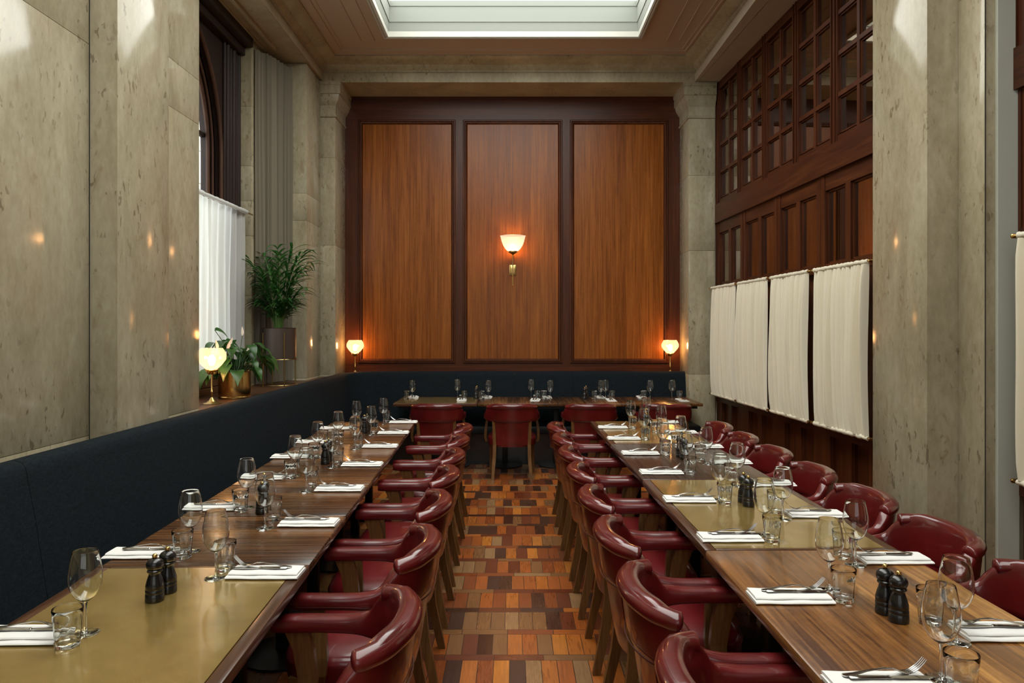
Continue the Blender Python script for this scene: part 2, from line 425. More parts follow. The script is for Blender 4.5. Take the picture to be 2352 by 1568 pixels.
# back wall: veneered panelling
YW = 9.35
wb = MB(); wb.box(-2.35, 2.35, YW, YW + .08, 0, TOP)
back = struct('wall_back', wb, M['rail_wood'])
PX = [(-1.94, -.731), (-.62, .616), (.726, 1.947)]
PZ = (1.14, 4.187)
fr = MB()
for x0, x1 in ((-2.13, -1.94), (-.731, -.62), (.616, .726), (1.947, 2.13)):
    fr.box(x0, x1, YW - .022, YW, 1.0, 4.30, 0)
st = struct('stile', fr, M['frame_wood'], back)
rl = MB(); rl.box(-2.13, 2.13, YW - .0225, YW, PZ[1], TOP, 0); rl.box(-2.13, 2.13, YW - .0225, YW, 1.0, PZ[0], 0)
struct('rail', rl, M['rail_wood'], back)
for x0, x1 in PX:
    p = MB(); p.box(x0 + .02, x1 - .02, YW - .008, YW, PZ[0] + .02, PZ[1] - .02)
    struct('veneer_panel', p, M['panel'], back)
    m = MB(); path = [(x0, PZ[0]), (x1, PZ[0]), (x1, PZ[1]), (x0, PZ[1])]
    rr = []
    for ins, dy in ((-.008, -.022), (-.008, -.034), (0, -.040), (.010, -.040), (.014, -.030), (.022, -.036), (.03, -.034), (.04, -.018), (.048, -.008)):
        rr.append([(px + (ins if px == x0 else -ins), YW + dy, pz + (ins if pz == PZ[0] else -ins)) for px, pz in path])
    m.rings(rr, True, False)
    struct('panel_moulding', m, M['screen'], back, 30)

# stone blocks: boxes stacked with open hairline joints
def blocks(mb, x0, x1, y0, y1, zs, g=.0022):
    for a, b_ in zip(zs[:-1], zs[1:]):
        mb.box(x0, x1, y0, y1, a + g / 2, b_ - g / 2, .0012)
# side wall with the window: near pier, pilaster and reveal
wl = MB()
blocks(wl, -3.0, -2.2, -2.1, 2.0, [0, 1.02, 2.88, 3.45, TOP])
blocks(wl, -3.0, -2.2, 2.003, 3.845, [0, 1.02, 3.05, 3.82, TOP])
blocks(wl, -2.8, -2.2, 4.42, 5.19, [0, 1.015, 3.0, 3.31, TOP])
wall_l = struct('wall_left', wl, M['marble'], None, 30)
pl = MB(); blocks(pl, -2.6, -2.056, 3.848, 4.423, [0, TOP])
struct('trim_5', pl, M['marble'], None, 30)
jb = MB(); jb.box(-2.2012, -2.1985, 3.840, 3.8475, .9, TOP); jb.build('open_joint', simple('joint_mortar', (.03, .028, .02), .9), wall_l)  # thin dark grout strip along the vertical joint
jb = MB(); jb.box(2.4885, 2.4915, 3.8995, 3.9045, 0, TOP); jb.build('open_joint', simple('joint_mortar_dark', (.03, .028, .02), .9), wall_l)
# broken patch in the stone face
rp = MB(); n = 26; rr = []
for i in range(n):
    row = []
    for j in range(n):
        u, v = i / (n - 1), j / (n - 1)
        e = min(u, v, 1 - u, 1 - v); d = 0 if e <= 0 else .012 * min(1, e * 6) * (math.sin(9 * u + 3 * v) * math.sin(8 * v - 4 * u + 1) * .6 + random.uniform(-.5, .7))
        wob = .04 * math.sin(7 * v) if 0 < e else .04 * math.sin(7 * v)
        row.append((-2.199 + max(d, -.002) if e > 0 else -2.2005, 3.33 + .27 * u + wob, 3.72 + .27 * v - .25 * u + .05 * math.sin(6 * u)))
    rr.append(row)
rp.rings(rr, False, False)
struct('stone_patch', rp, M['marble'], wall_l, 60)
# far end of that side: window reveal pier, end pilaster with capital
wf = MB()
blocks(wf, -3.1, -2.275, 8.16, 8.745, [0, 1.02, 2.76, 3.06, TOP])
blocks(wf, -3.0, -2.62, 7.42, 8.157, [0, 1.02, 1.9, 2.5, 2.85, 3.2, 3.8, TOP])
struct('trim_6', wf, M['marble'], None, 30)
def pilaster(name, x0, x1, y0, y1, zs, sgn, caps, y2=None):
    mb = MB(); blocks(mb, x0, x1, y0, y1, zs)
    # stepped capital that widens towards the top, returned on the front and the aisle side
    pr = [(0, 4.08), (.012, 4.085), (.018, 4.10), (.010, 4.115), (.006, 4.12), (.006, 4.22), (.02, 4.24), (.05, 4.29), (.062, 4.34), (.075, 4.345), (.075, 4.44), (.085, 4.45), (.085, TOP - .001)]
    rr = []
    for i, z in pr:
        xa, xb = (x0 - .0, x1 + i) if sgn > 0 else (x0 - i, x1 + .0)
        rr.append([(xa, y0 - i, z), (xb, y0 - i, z), (xb, y1, z), (xa, y1, z)])
    mb.rings(rr)
    return struct(name, mb, M['marble'], None, 30)
pilaster('trim_7', -2.45, -2.115, 9.0 - .19, YW - .002, [0, 1.02, 2.56, 3.6, 4.08], 1, True)
pilaster('trim_8', 2.105, 2.42, 8.86, YW - .002, [0, 1.02, 2.5, 3.4, 4.08], -1, True)
pilaster('trim_9', 2.20, 2.44, 8.95, YW - .002, [0, 1.02, 2.3, 4.08], -1, True)
s = MB(); s.box(2.40, 2.455, 8.90, 9.4, 0, TOP)
struct('trim_10', s, M['plaster'])
# big pier on the screen side
wr = MB()
blocks(wr, 2.317, 2.9, 4.14, 4.765, [0, TOP]); struct('trim_11', wr, M['marble'], None, 30)
wr = MB(); blocks(wr, 2.49, 2.95, 3.905, 4.137, [0, 3.4, TOP]); struct('trim_12', wr, M['marble'], None, 30)
s = MB(); s.box(2.545, 2.66, 3.885, 3.905, 0, TOP, .002); struct('trim_13', s, M['paint'])

# ------------------------------------------------------------------ window side: recess, frame, glass, ledge
w2 = empty('window_2'); w2['kind'] = 'structure'
YC, ZS = 5.72, 3.2
def arch_panel(xa, xb, ya, yb, za, zb, r, mat, name):
    mb = MB(); inner = []; outer = []
    N = 28
    pts = [(YC + r, za)] + [(YC + r * math.cos(a), ZS + r * math.sin(a)) for a in [PI * i / N for i in range(N + 1)]] + [(YC - r, za)]
    for (y, z) in pts:
        if z <= za + 1e-6: o = (yb if y > YC else ya, za)
        else:
            dy, dz = y - YC, z - ZS
            ks = []
            if dy > 1e-6: ks.append((yb - YC) / dy)
            if dy < -1e-6: ks.append((ya - YC) / dy)
            if dz > 1e-6: ks.append((zb - ZS) / dz)
            k = min(ks); o = (YC + dy * k, ZS + dz * k)
        inner.append((y, z)); outer.append(o)
    # corners snapped
    rings = [[(xa, y, z) for y, z in outer], [(xa, y, z) for y, z in inner], [(xb, y, z) for y, z in inner], [(xb, y, z) for y, z in outer]]
    mb.rings(rings, False, False)
    # fill the two upper corners
    for ys in (ya, yb):
        i1 = [p for p in outer if abs(p[0] - ys) < 1e-6 and p[1] < zb - 1e-6]; i2 = [p for p in outer if abs(p[1] - zb) < 1e-6]
        a = max(i1, key=lambda p: p[1]); b_ = min(i2, key=lambda p: abs(p[0] - ys))
        mb.add([(x, *p) for x in (xa, xb) for p in (a, b_, (ys, zb))], [(0, 1, 2), (5, 4, 3)])
    return struct(name, mb, M['dark_wood'], w2, 35)
arch_panel(-2.76, -2.80, 4.0, 7.43, 1.2, TOP, 1.24, M['dark_wood'], 'frame')
arch_panel(-2.81, -2.86, 4.0, 7.43, 1.2, TOP, 1.06, M['dark_wood'], 'sash')
bd = MB()
for rad, xx, rr_ in ((1.24, -2.745, .022), (1.15, -2.79, .014), (1.06, -2.795, .02)):
    bd.tube([(xx, YC + rad, 1.2), (xx, YC + rad, 2.2)] + [(xx, YC + rad * math.cos(a), ZS + rad * math.sin(a)) for a in [PI * i / 30 for i in range(31)]] + [(xx, YC - rad, 1.2)], rr_, 8)
struct('arch_bead', bd, M['bead_wood'], w2, 50)
vm = MB()
for yy, r_ in ((7.05, .02), (7.12, .03), (7.2, .022), (7.27, .035), (7.35, .02), (7.40, .03)):
    vm.tube([(-2.75, yy, 1.2), (-2.75, yy, 4.36)], r_, 8)
vm.box(-2.78, -2.60, 4.0, 7.42, 4.38, TOP, .01); vm.box(-2.78, -2.68, 4.0, 7.42, 4.30, 4.38, .01)
struct('frame_moulding', vm, M['dark_wood'], w2, 50)
tb = MB(); tb.box(-2.86, -2.82, YC - 1.06, YC + 1.06, 3.32, 3.36, .005); tb.box(-2.86, -2.82, YC - .02, YC + .02, 1.2, 4.24, .005)
struct('glazing_bar', tb, M['dark_wood'], w2)
gp = MB(); gp.box(-2.845, -2.839, YC - 1.07, YC + 1.07, 1.2, 4.27)
struct('pane', gp, M['pane'], w2)
bl = MB()
bl.box(-2.66, -2.62, 4.0, 7.42, 1.0, 1.06, .004); bl.box(-2.66, -2.62, 4.0, 7.42, 1.065, 1.125, .004); bl.box(-2.66, -2.62, 4.0, 7.42, 1.13, 1.19, .004)
bl.box(-2.9, -2.6, 4.0, 7.42, 1.19, 1.21, .004); bl.box(-2.9, -2.66, 4.0, 7.42, 0, 1.19)
struct('window_sill', bl, M['ledge'], w2)
# ledges behind the bench
lg = MB(); lg.box(-2.63, -2.09, 5.195, 8.15, .955, 1.0, .006); lg.box(-2.27, -2.09, 8.15, 8.8, .955, 1.0, .006)
struct('trim_14', lg, M['ledge'])
lg = MB(); lg.box(-2.11, 2.10, 9.10, YW - .025, .955, 1.0, .006)
struct('trim_15', lg, M['ledge'])

def wave_sheet(name, mat, p0, p1, z0, z1, folds, amp, parent=None, nz=14, taper=0.0, thick=.0, seed=1, sag=0.0, n=None):
    """gathered cloth hanging from p0 to p1 (plan points), folds with uneven depth"""
    rnd = random.Random(seed); n = n or folds * 10
    p0 = Vector((*p0, 0)); p1 = Vector((*p1, 0)); d = p1 - p0; nrm = Vector((-d.y, d.x, 0)).normalized()
    ph = [rnd.uniform(0, 6.28) for _ in range(6)]
    wdt = [rnd.uniform(.6, 1.4) for _ in range(folds)]; tot = sum(wdt); cum = [0]
    for w_ in wdt: cum.append(cum[-1] + w_ / tot)
    am = [rnd.uniform(.45, 1.15) for _ in range(folds)]
    mb = MB(); rings = []
    for i in range(n + 1):
        t = i / n; k = 0
        while k < folds - 1 and t > cum[k + 1]: k += 1
        f = (t - cum[k]) / (cum[k + 1] - cum[k])
        col = []
        for j in range(nz + 1):
            s_ = j / nz; z = z0 + (z1 - z0) * s_
            pin = .45 + .55 * math.sin(PI * min(1, max(0, s_)) ** 1.0) ** .5 if nz > 4 else 1
            a = amp * am[k] * pin * (1 + .2 * math.sin(3 * s_ + ph[0] + k))
            off = a * (.75 * abs(math.sin(PI * f)) + .25 * (1 - math.cos(2 * PI * f)) / 2) + .003 * math.sin(40 * t + 6 * s_ + ph[1])
            tt = t + (.004 * math.sin(5 * s_ + k + ph[2])) - sag * (t - .5) * math.sin(PI * s_) * 2 * .5
            p = p0 + d * tt + nrm * off
            col.append((p.x, p.y, z))
        rings.append(col)
    mb.rings(rings, False, False)
    if thick:
        b = [[(x + nrm.x * -thick, y + nrm.y * -thick, z) for x, y, z in r] for r in rings]
        mb.rings(b, False, False)
    return mb.build(name, mat, parent, 80)

def ruffle(mb, p0, p1, z, r, seed):
    rnd = random.Random(seed); n = 60; pts = []; rad = []
    for i in range(n + 1):
        t = i / n; pts.append((p0[0] + (p1[0] - p0[0]) * t, p0[1] + (p1[1] - p0[1]) * t, z + rnd.uniform(-.002, .002)))
        rad.append((r * rnd.uniform(.8, 1.25), r * rnd.uniform(.8, 1.25)))
    mb.tube(pts, rad, 8)

cu = empty('sheer_curtain', (-2.60, 6.2, 1.2))
tag(cu, 'sheer white half curtain gathered on a rod across the arched window', 'curtain')
cu_l = lambda o: setattr(o, 'location', (2.60, -6.2, -1.2))
o = wave_sheet('cloth', M['sheer'], (-2.60, 5.2), (-2.60, 7.18), 1.215, 2.69, 16, .045, cu, 16, seed=3, n=200); cu_l(o)
o = MB(); ruffle(o, (-2.585, 5.2), (-2.585, 7.18), 2.70, .019, 5); o = o.build('ruffled_header', M['sheer'], cu, 60); cu_l(o)
o = MB().tube([(-2.59, 5.1, 2.70), (-2.59, 7.36, 2.70)], .008, 8).build('rod', M['old_brass'], cu, 50); cu_l(o)
dr = empty('drape', (-2.5, 7.8, 1.0)); tag(dr, 'full length grey drape bunched at the far edge of the window', 'curtain')
o = wave_sheet('wide_fold', M['drape'], (-2.60, 7.47), (-2.545, 7.62), 1.005, 4.40, 2, .05, dr, 20, seed=11, n=60); o.location = (2.5, -7.8, -1.0)
o = wave_sheet('narrow_folds', M['drape'], (-2.545, 7.63), (-2.42, 8.13), 1.005, 4.42, 8, .07, dr, 20, seed=13, n=150); o.location = (2.5, -7.8, -1.0)

# outside: pale stone building across the light well
ex = MB()
for k in range(14):
    for j in range(12):
        y0 = 5.0 + j * 1.3 + (.65 if k % 2 else 0)
        ex.box(-6.4, -6.0, y0 + .006, y0 + 1.294, k * .62 + .006, k * .62 + .614)
fc = ex.build('neighbouring_facade', simple('pale_stone', (.36, .34, .27), .8))
tag(fc, 'pale stone block wall of the building outside the arched window', 'building')
struct('ground', MB().box(-12, -3.05, -4, 22, -.1, -.02), simple('yard_stone', (.45, .44, .4), .9))
# outer skins that close the room
sh = MB(); sh.box(-3.1, -2.95, -2.2, 4.0, 0, 4.8); sh.box(-3.1, -2.9, 3.9, 7.6, 4.45, 4.8); sh.box(-3.1, -2.9, 7.43, 9.6, 0, 4.8); sh.box(-3.1, -2.9, 3.9, 7.6, -.02, 1.0); sh.box(-2.9, -2.78, 3.95, 4.05, 0, 4.6)
struct('wall_outer', sh, M['plaster'])
struct('wall_front', MB().box(-3.1, 3.4, -2.2, -2.1, 0, 4.8), M['plaster'])
sh = MB(); sh.box(-3.1, 4.6, 9.45, 9.6, 0, 4.8); struct('wall_end', sh, M['plaster'])
fw = struct('window_5', MB().box(-1.5, 1.7, -2.095, -2.085, 1.1, 3.9), emit('daylit_window_glass', (.97, 1.0, .98), 1.1))
fm = MB()
for x in (-1.5, -.45, .6, 1.65): fm.box(x, x + .06, -2.085, -2.04, 1.05, 3.95, .005)
for z in (1.05, 2.4, 3.88): fm.box(-1.5, 1.71, -2.085, -2.045, z, z + .07, .005)
struct('frame', fm, M['dark_wood'], fw)
# passage behind the glazed screen
cr = MB(); cr.box(4.4, 4.5, -2.2, 9.6, 0, 4.8); cr.box(2.5, 4.5, -2.2, -2.1, 0, 4.8)
struct('wall_passage', cr, M['plaster'])
struct('floor_passage', MB().box(3.2, 4.5, -2.2, 9.6, -.05, .001), M['ledge'])
struct('ceiling_passage', MB().box(3.2, 4.5, -2.2, 9.6, 4.7, 4.76), M['plaster'])

# ------------------------------------------------------------------ glazed mahogany screen
def screen(name, ya, yb, upper, lower):
    root = empty(name); root['kind'] = 'structure'
    def sb(mb, y0, y1, z0, z1, o0, o1, bev=.004):
        # box along the slanting screen line, offsets o0..o1 towards the passage
        vs = []
        for z in (z0, z1):
            for y in (y0, y1):
                for o_ in (o0, o1): vs.append((scrx(y, o_), y, z))
        mb.add(vs, [(0, 2, 3, 1), (4, 5, 7, 6), (0, 1, 5, 4), (2, 6, 7, 3), (0, 4, 6, 2), (1, 3, 7, 5)])
    # rails
    r = MB()
    for z0, z1, a, b_ in ((2.826, 3.045, -.03, .08), (2.03, 2.10, 0, .07), (4.40, TOP, -.01, .07), (3.045, 3.10, 0, .07), (2.70, 2.826, 0, .06), (.70, .84, 0, .06), (0, .14, -.02, .06)):
        sb(r, ya, yb, z0, z1, a, b_)
    struct('rail', r, M['screen_rail'], root)
    # upper lattice
    for y in upper:
        q = MB(); sb(q, y - .055, y + .055, 3.05, TOP, -.004, .075)
        sb(q, y - .035, y - .022, 3.05, TOP, -.018, 0); sb(q, y + .022, y + .035, 3.05, TOP, -.018, 0)
        struct('upper_stile', q, M['screen'], root)
    zr = [3.10 + (4.40 - 3.10) * k / 4 for k in range(5)]
    for a, b_ in zip(upper[:-1], upper[1:]):
        lo, hi = min(a, b_) + .055, max(a, b_) - .055; mid = (lo + hi) / 2
        q = MB(); sb(q, mid - .02, mid + .02, 3.10, 4.40, .005, .055)
        for k in (1, 2, 3): sb(q, lo, hi, zr[k] - .018, zr[k] + .018, .004, .056)
        for k in range(4):
            for l0, l1 in ((lo, mid - .02), (mid + .02, hi)):   # glazing beads round every light
                for (u0, u1, w0, w1) in ((l0, l0 + .010, zr[k] + .018, zr[k + 1] - .018), (l1 - .010, l1, zr[k] + .018, zr[k + 1] - .018), (l0, l1, zr[k] + .018, zr[k] + .03), (l0, l1, zr[k + 1] - .03, zr[k + 1] - .018)):
                    sb(q, u0, u1, w0, w1, .018, .045)
        struct('lattice', q, M['screen'], root)
        q = MB(); sb(q, lo, hi, 3.10, 4.40, .030, .034); struct('pane', q, M['screen_pane'], root)
    # middle lights
    for y in lower:
        q = MB(); sb(q, y - .075, y + .075, 2.03, 2.83, -.006, .07)
        sb(q, y - .005, y + .005, 2.1, 2.82, -.012, 0); struct('middle_stile', q, M['screen'], root)
    for a, b_ in zip(lower[:-1], lower[1:]):
        lo, hi = min(a, b_) + .075, max(a, b_) - .075; mid = (lo + hi) / 2
        q = MB(); sb(q, mid - .04, mid + .04, 2.10, 2.70, .0, .06)
        for l0, l1 in ((lo, mid - .04), (mid + .04, hi)):
            for (u0, u1, w0, w1) in ((l0, l0 + .018, 2.10, 2.70), (l1 - .018, l1, 2.10, 2.70), (l0, l1, 2.10, 2.118), (l0, l1, 2.682, 2.70)):
                sb(q, u0, u1, w0, w1, .018, .045)
        struct('mullion', q, M['screen'], root)
        q = MB(); sb(q, lo, hi, 2.10, 2.70, .030, .034); struct('pane', q, M['screen_pane'], root)
        # boarded panels from the floor to the middle lights
        q = MB(); sb(q, lo - .08, hi + .08, .1, 2.04, .045, .07); struct('back_board', q, M['screen'], root)
        for c_ in (lo, mid, hi):
            q = MB(); w_ = .075 if c_ != mid else .05
            sb(q, c_ - w_, c_ + w_, .14, 2.04, .005, .06); sb(q, c_ - w_ - .014, c_ + w_ + .014, .14, 2.04, .02, .06)
            struct('lower_stile', q, M['screen'], root)
    return root
screen('window_3', 4.80, 8.90, [8.83, 8.09, 7.375, 6.645, 5.92, 5.19, 4.82], [8.86, 7.98, 7.05, 6.15, 5.25, 4.82])
screen('window_4', .6, 3.90, [3.86, 3.14, 2.42, 1.7, .98], [3.86, 2.96, 2.06, 1.16])

rodg = 'cafe curtains along the wooden screen'
def cafe(y0, y1, seed, label):
    root = empty('cafe_curtain', (scrx((y0 + y1) / 2, -.1), (y0 + y1) / 2, .8)); tag(root, label, 'curtain', rodg)
    off = (-root.location.x, -root.location.y, -.8)
    a, b_ = (scrx(y0, -.10), y0), (scrx(y1, -.10), y1)
    o = wave_sheet('cloth', M['cafe'], a, b_, .81, 2.03, 15, .055, root, 14, seed=seed, sag=.03, n=294); o.location = off
    for z in (2.045, .80):
        q = MB(); ruffle(q, (scrx(y0, -.105), y0), (scrx(y1, -.105), y1), z, .017, seed + int(z * 9))
        o = q.build('gathered_hem', M['cafe'], root, 60); o.location = off
        q = MB(); q.tube([(scrx(y0 - .03, -.10), y0 - .03, z), (scrx(y1 + .03, -.10), y1 + .03, z)], .006, 8)
        o = q.build('rod', M['brass'], root, 50); o.location = off
        for y in (y0 - .03, y1 + .03):
            q = MB(); q.tube([(scrx(y, -.125), y, z), (scrx(y, -.12), y, z), (scrx(y, -.075), y, z), (scrx(y, .0), y, z)], [.005, .012, .011, .007], 10)
            o = q.build('bracket', M['brass'], root, 50); o.location = off
cafe(7.93, 8.74, 21, 'cream cafe curtain on brass rods in the corner beside the panelled wall')
cafe(7.04, 7.84, 22, 'cream cafe curtain, second from the panelled wall')
cafe(6.16, 6.95, 23, 'cream cafe curtain, third from the panelled wall')
cafe(5.20, 6.04, 24, 'cream cafe curtain hanging against the far side of the marble pier')
cafe(2.95, 3.74, 25, 'cream cafe curtain on the camera side of the marble pier, cut by the frame')

# ------------------------------------------------------------------ banquette
def bench_profile():
    # (outward offset from the wall line, z); front of the back leans into the room
    return [(0.02, .42), (.10, .44), (.075, .60), (.045, .80), (.012, .97), (.004, 1.015), (-.012, 1.036), (-.04, 1.045), (-.075, 1.042), (-.10, 1.02), (-.105, .42)]
def bench_back(mb, path):
    rr = []
    for (x, y, nx, ny) in path:
        rr.append([(x + nx * o_, y + ny * o_, z) for o_, z in bench_profile()])
    mb.rings(rr, True, True)
bq = empty('banquette', (-1.9, 5, 0)); tag(bq, 'long straight charcoal upholstered bench beneath the arched window', 'bench')
BX = -1.965
def off(o, p): o.location = (-p.location.x, -p.location.y, -p.location.z); return o
for y0, y1 in ((-.6, 2.978), (2.981, 7.555)):
    mb = MB(); ny_ = 8
    path = []
    for i in range(ny_ + 1):
        y = y0 + (y1 - y0) * i / ny_
        path.append((BX, y, 1, 0))
    bench_back(mb, path); off(mb.build('backrest', M['bench'], bq, 40), bq)
# rounded corner section
mb = MB(); path = [(BX, 7.56, 1, 0), (BX, 8.2, 1, 0), (BX, 8.62, 1, 0)]
for i in range(1, 10):
    a = PI / 2 * i / 10; path.append((BX + .42 - .42 * math.cos(a), 8.62 + .42 * math.sin(a), math.cos(a), -math.sin(a)))
path += [(BX + .42, 9.04, 0, -1), (-.70, 9.04, 0, -1)]
corner = mb; bench_back(mb, path)
mb = MB(); mb.box(-1.98, -1.44, -.6, 7.555, .36, .45, .03); off(mb.build('seat', M['bench_seat'], bq, 40), bq)
mb = MB(); mb.box(-2.0, -1.52, -.6, 7.555, .0, .355, .0); off(mb.build('plinth', M['black'], bq), bq)
bb = empty('banquette', (.7, 8.9, 0)); tag(bb, 'charcoal blue upholstered bench along the panelled back wall with a curved corner', 'bench')
off(corner.build('corner_backrest', M['bench'], bb, 40), bb)
mb = MB(); mb.box(-1.98, -1.44, 7.56, 9.0, .36, .45, .03); off(mb.build('corner_seat', M['bench_seat'], bb, 40), bb)
mb = MB(); mb.box(-2.0, -1.52, 7.56, 9.0, 0, .355); off(mb.build('corner_plinth', M['black'], bb), bb)
for x0, x1 in ((-.698, .019), (.021, .729), (.731, 2.13)):
    mb = MB(); bench_back(mb, [(x0, 9.04, 0, -1), ((x0 + x1) / 2, 9.04, 0, -1), (x1, 9.04, 0, -1)])
    off(mb.build('backrest', M['bench'], bb, 40), bb)
mb = MB(); mb.box(-1.43, 2.16, 8.45, 8.95, .36, .46, .035); off(mb.build('seat', M['bench_seat'], bb, 40), bb)
mb = MB(); mb.box(-1.43, 2.12, 8.55, 8.95, 0, .355, 0); off(mb.build('plinth', M['black'], bb), bb)

# ------------------------------------------------------------------ tables
def table(cx, cy, w, l, rz, top, label, group, foot=True):
    """w across, l along local y"""
    root = empty('dining_table', (cx, cy, 0), rz); tag(root, label, 'table', group)
    z1, th = .75, .034
    g = .0025
    if top == 'brass':
        q = MB(); b_ = .042
        q.box(-w / 2, -w / 2 + b_, -l / 2 + g, l / 2 - g, z1 - th, z1, .006); q.box(w / 2 - b_, w / 2, -l / 2 + g, l / 2 - g, z1 - th, z1, .006)
        q.box(-w / 2 + b_, w / 2 - b_, -l / 2 + g, -l / 2 + g + .018, z1 - th, z1, .003); q.box(-w / 2 + b_, w / 2 - b_, l / 2 - g - .018, l / 2 - g, z1 - th, z1, .003)
        q.box(-w / 2 + b_, w / 2 - b_, -l / 2 + .01, l / 2 - .01, z1 - th, z1 - .004)
        q.build('tabletop', M['walnut_edge'], root, 30)
        q = MB(); q.box(-w / 2 + b_, w / 2 - b_, -l / 2 + g + .018, l / 2 - g - .018, z1 - .004, z1 + .0004)
        tag(q.build('brass_inlay', M['brass_top'], root), 'mottled brass sheet inlay')
    else:
        q = MB(); q.box(-w / 2, w / 2, -l / 2 + g, l / 2 - g, z1 - th, z1, .007); q.build('tabletop', M[top], root, 30)
    q = MB(); q.box(-w / 2 + .06, w / 2 - .06, -l / 2 + .05, l / 2 - .05, z1 - th - .03, z1 - th, .0); q.build('underframe', M['iron'], root)
    for s_ in (-1, 1) if l > .9 else (0,):
        q = MB(); y = s_ * (l / 2 - .3)
        q.box(-.03, .03, y - .03, y + .03, .03, z1 - th - .03, .004)
        q.lathe([(.0, .0), (.20, .0), (.20, .012), (.06, .03), (.0, .035)], (0, y, 0), 20)
        q.build('pedestal', M['iron'], root, 35)
    return root
GL, GR, GB = 'tables in the row beside the bench', 'tables in the row beside the curtained screen', 'tables along the back bench'
# row by the bench (turned slightly)
aL = math.atan(.0365)
def lx(Y): return -1.071 - .0375 * (Y - 2.5)
for i, (y0, y1, top, lab) in enumerate([
    (5.265, 6.53, 'walnut', 'walnut dining table at the back end of the row beside the bench'),
    (3.913, 5.265, 'walnut', 'walnut dining table in the bench row, second from its back end'),
    (3.259, 3.913, 'walnut', 'small two-seat walnut table in the bench row, behind another small one'),
    (2.58, 3.259, 'walnut', 'small two-seat walnut table touching the brass-topped bench-row table'),
    (1.33, 2.58, 'brass', 'brass-topped table at the camera end of the row beside the bench')]):
    c = (y0 + y1) / 2; table(lx(c), c, .725, y1 - y0, aL, top, lab, GL)
def rx(Y): return 1.083 - .0085 * (Y - 2.5)
for (y0, y1, top, lab) in [
    (5.285, 6.563, 'brass', 'brass-topped table at the back end of the row beside the curtained screen'),
    (4.05, 5.285, 'wenge', 'dark wood table between two brass-topped tables in the curtain row'),
    (2.767, 4.05, 'brass', 'brass-topped table next to the light brown table in the curtain row'),
    (1.45, 2.767, 'teak', 'light brown grained wood table at the camera end of the curtain row')]:
    c = (y0 + y1) / 2; table(rx(c), c, .725, y1 - y0, math.atan(.0085), top, lab, GR)
for (x0, x1, top, lab) in [(-1.315, -.39, 'brass', 'brass-topped table set along the back bench in the corner by the window'),
    (-.39, .796, 'walnut', 'dark wood table in the middle of the back bench'),
    (.796, 2.085, 'walnut', 'dark wood table along the back bench on the curtained-screen side')]:
    t = table((x0 + x1) / 2, 8.48, .76, x1 - x0, PI / 2, top, lab, GB)

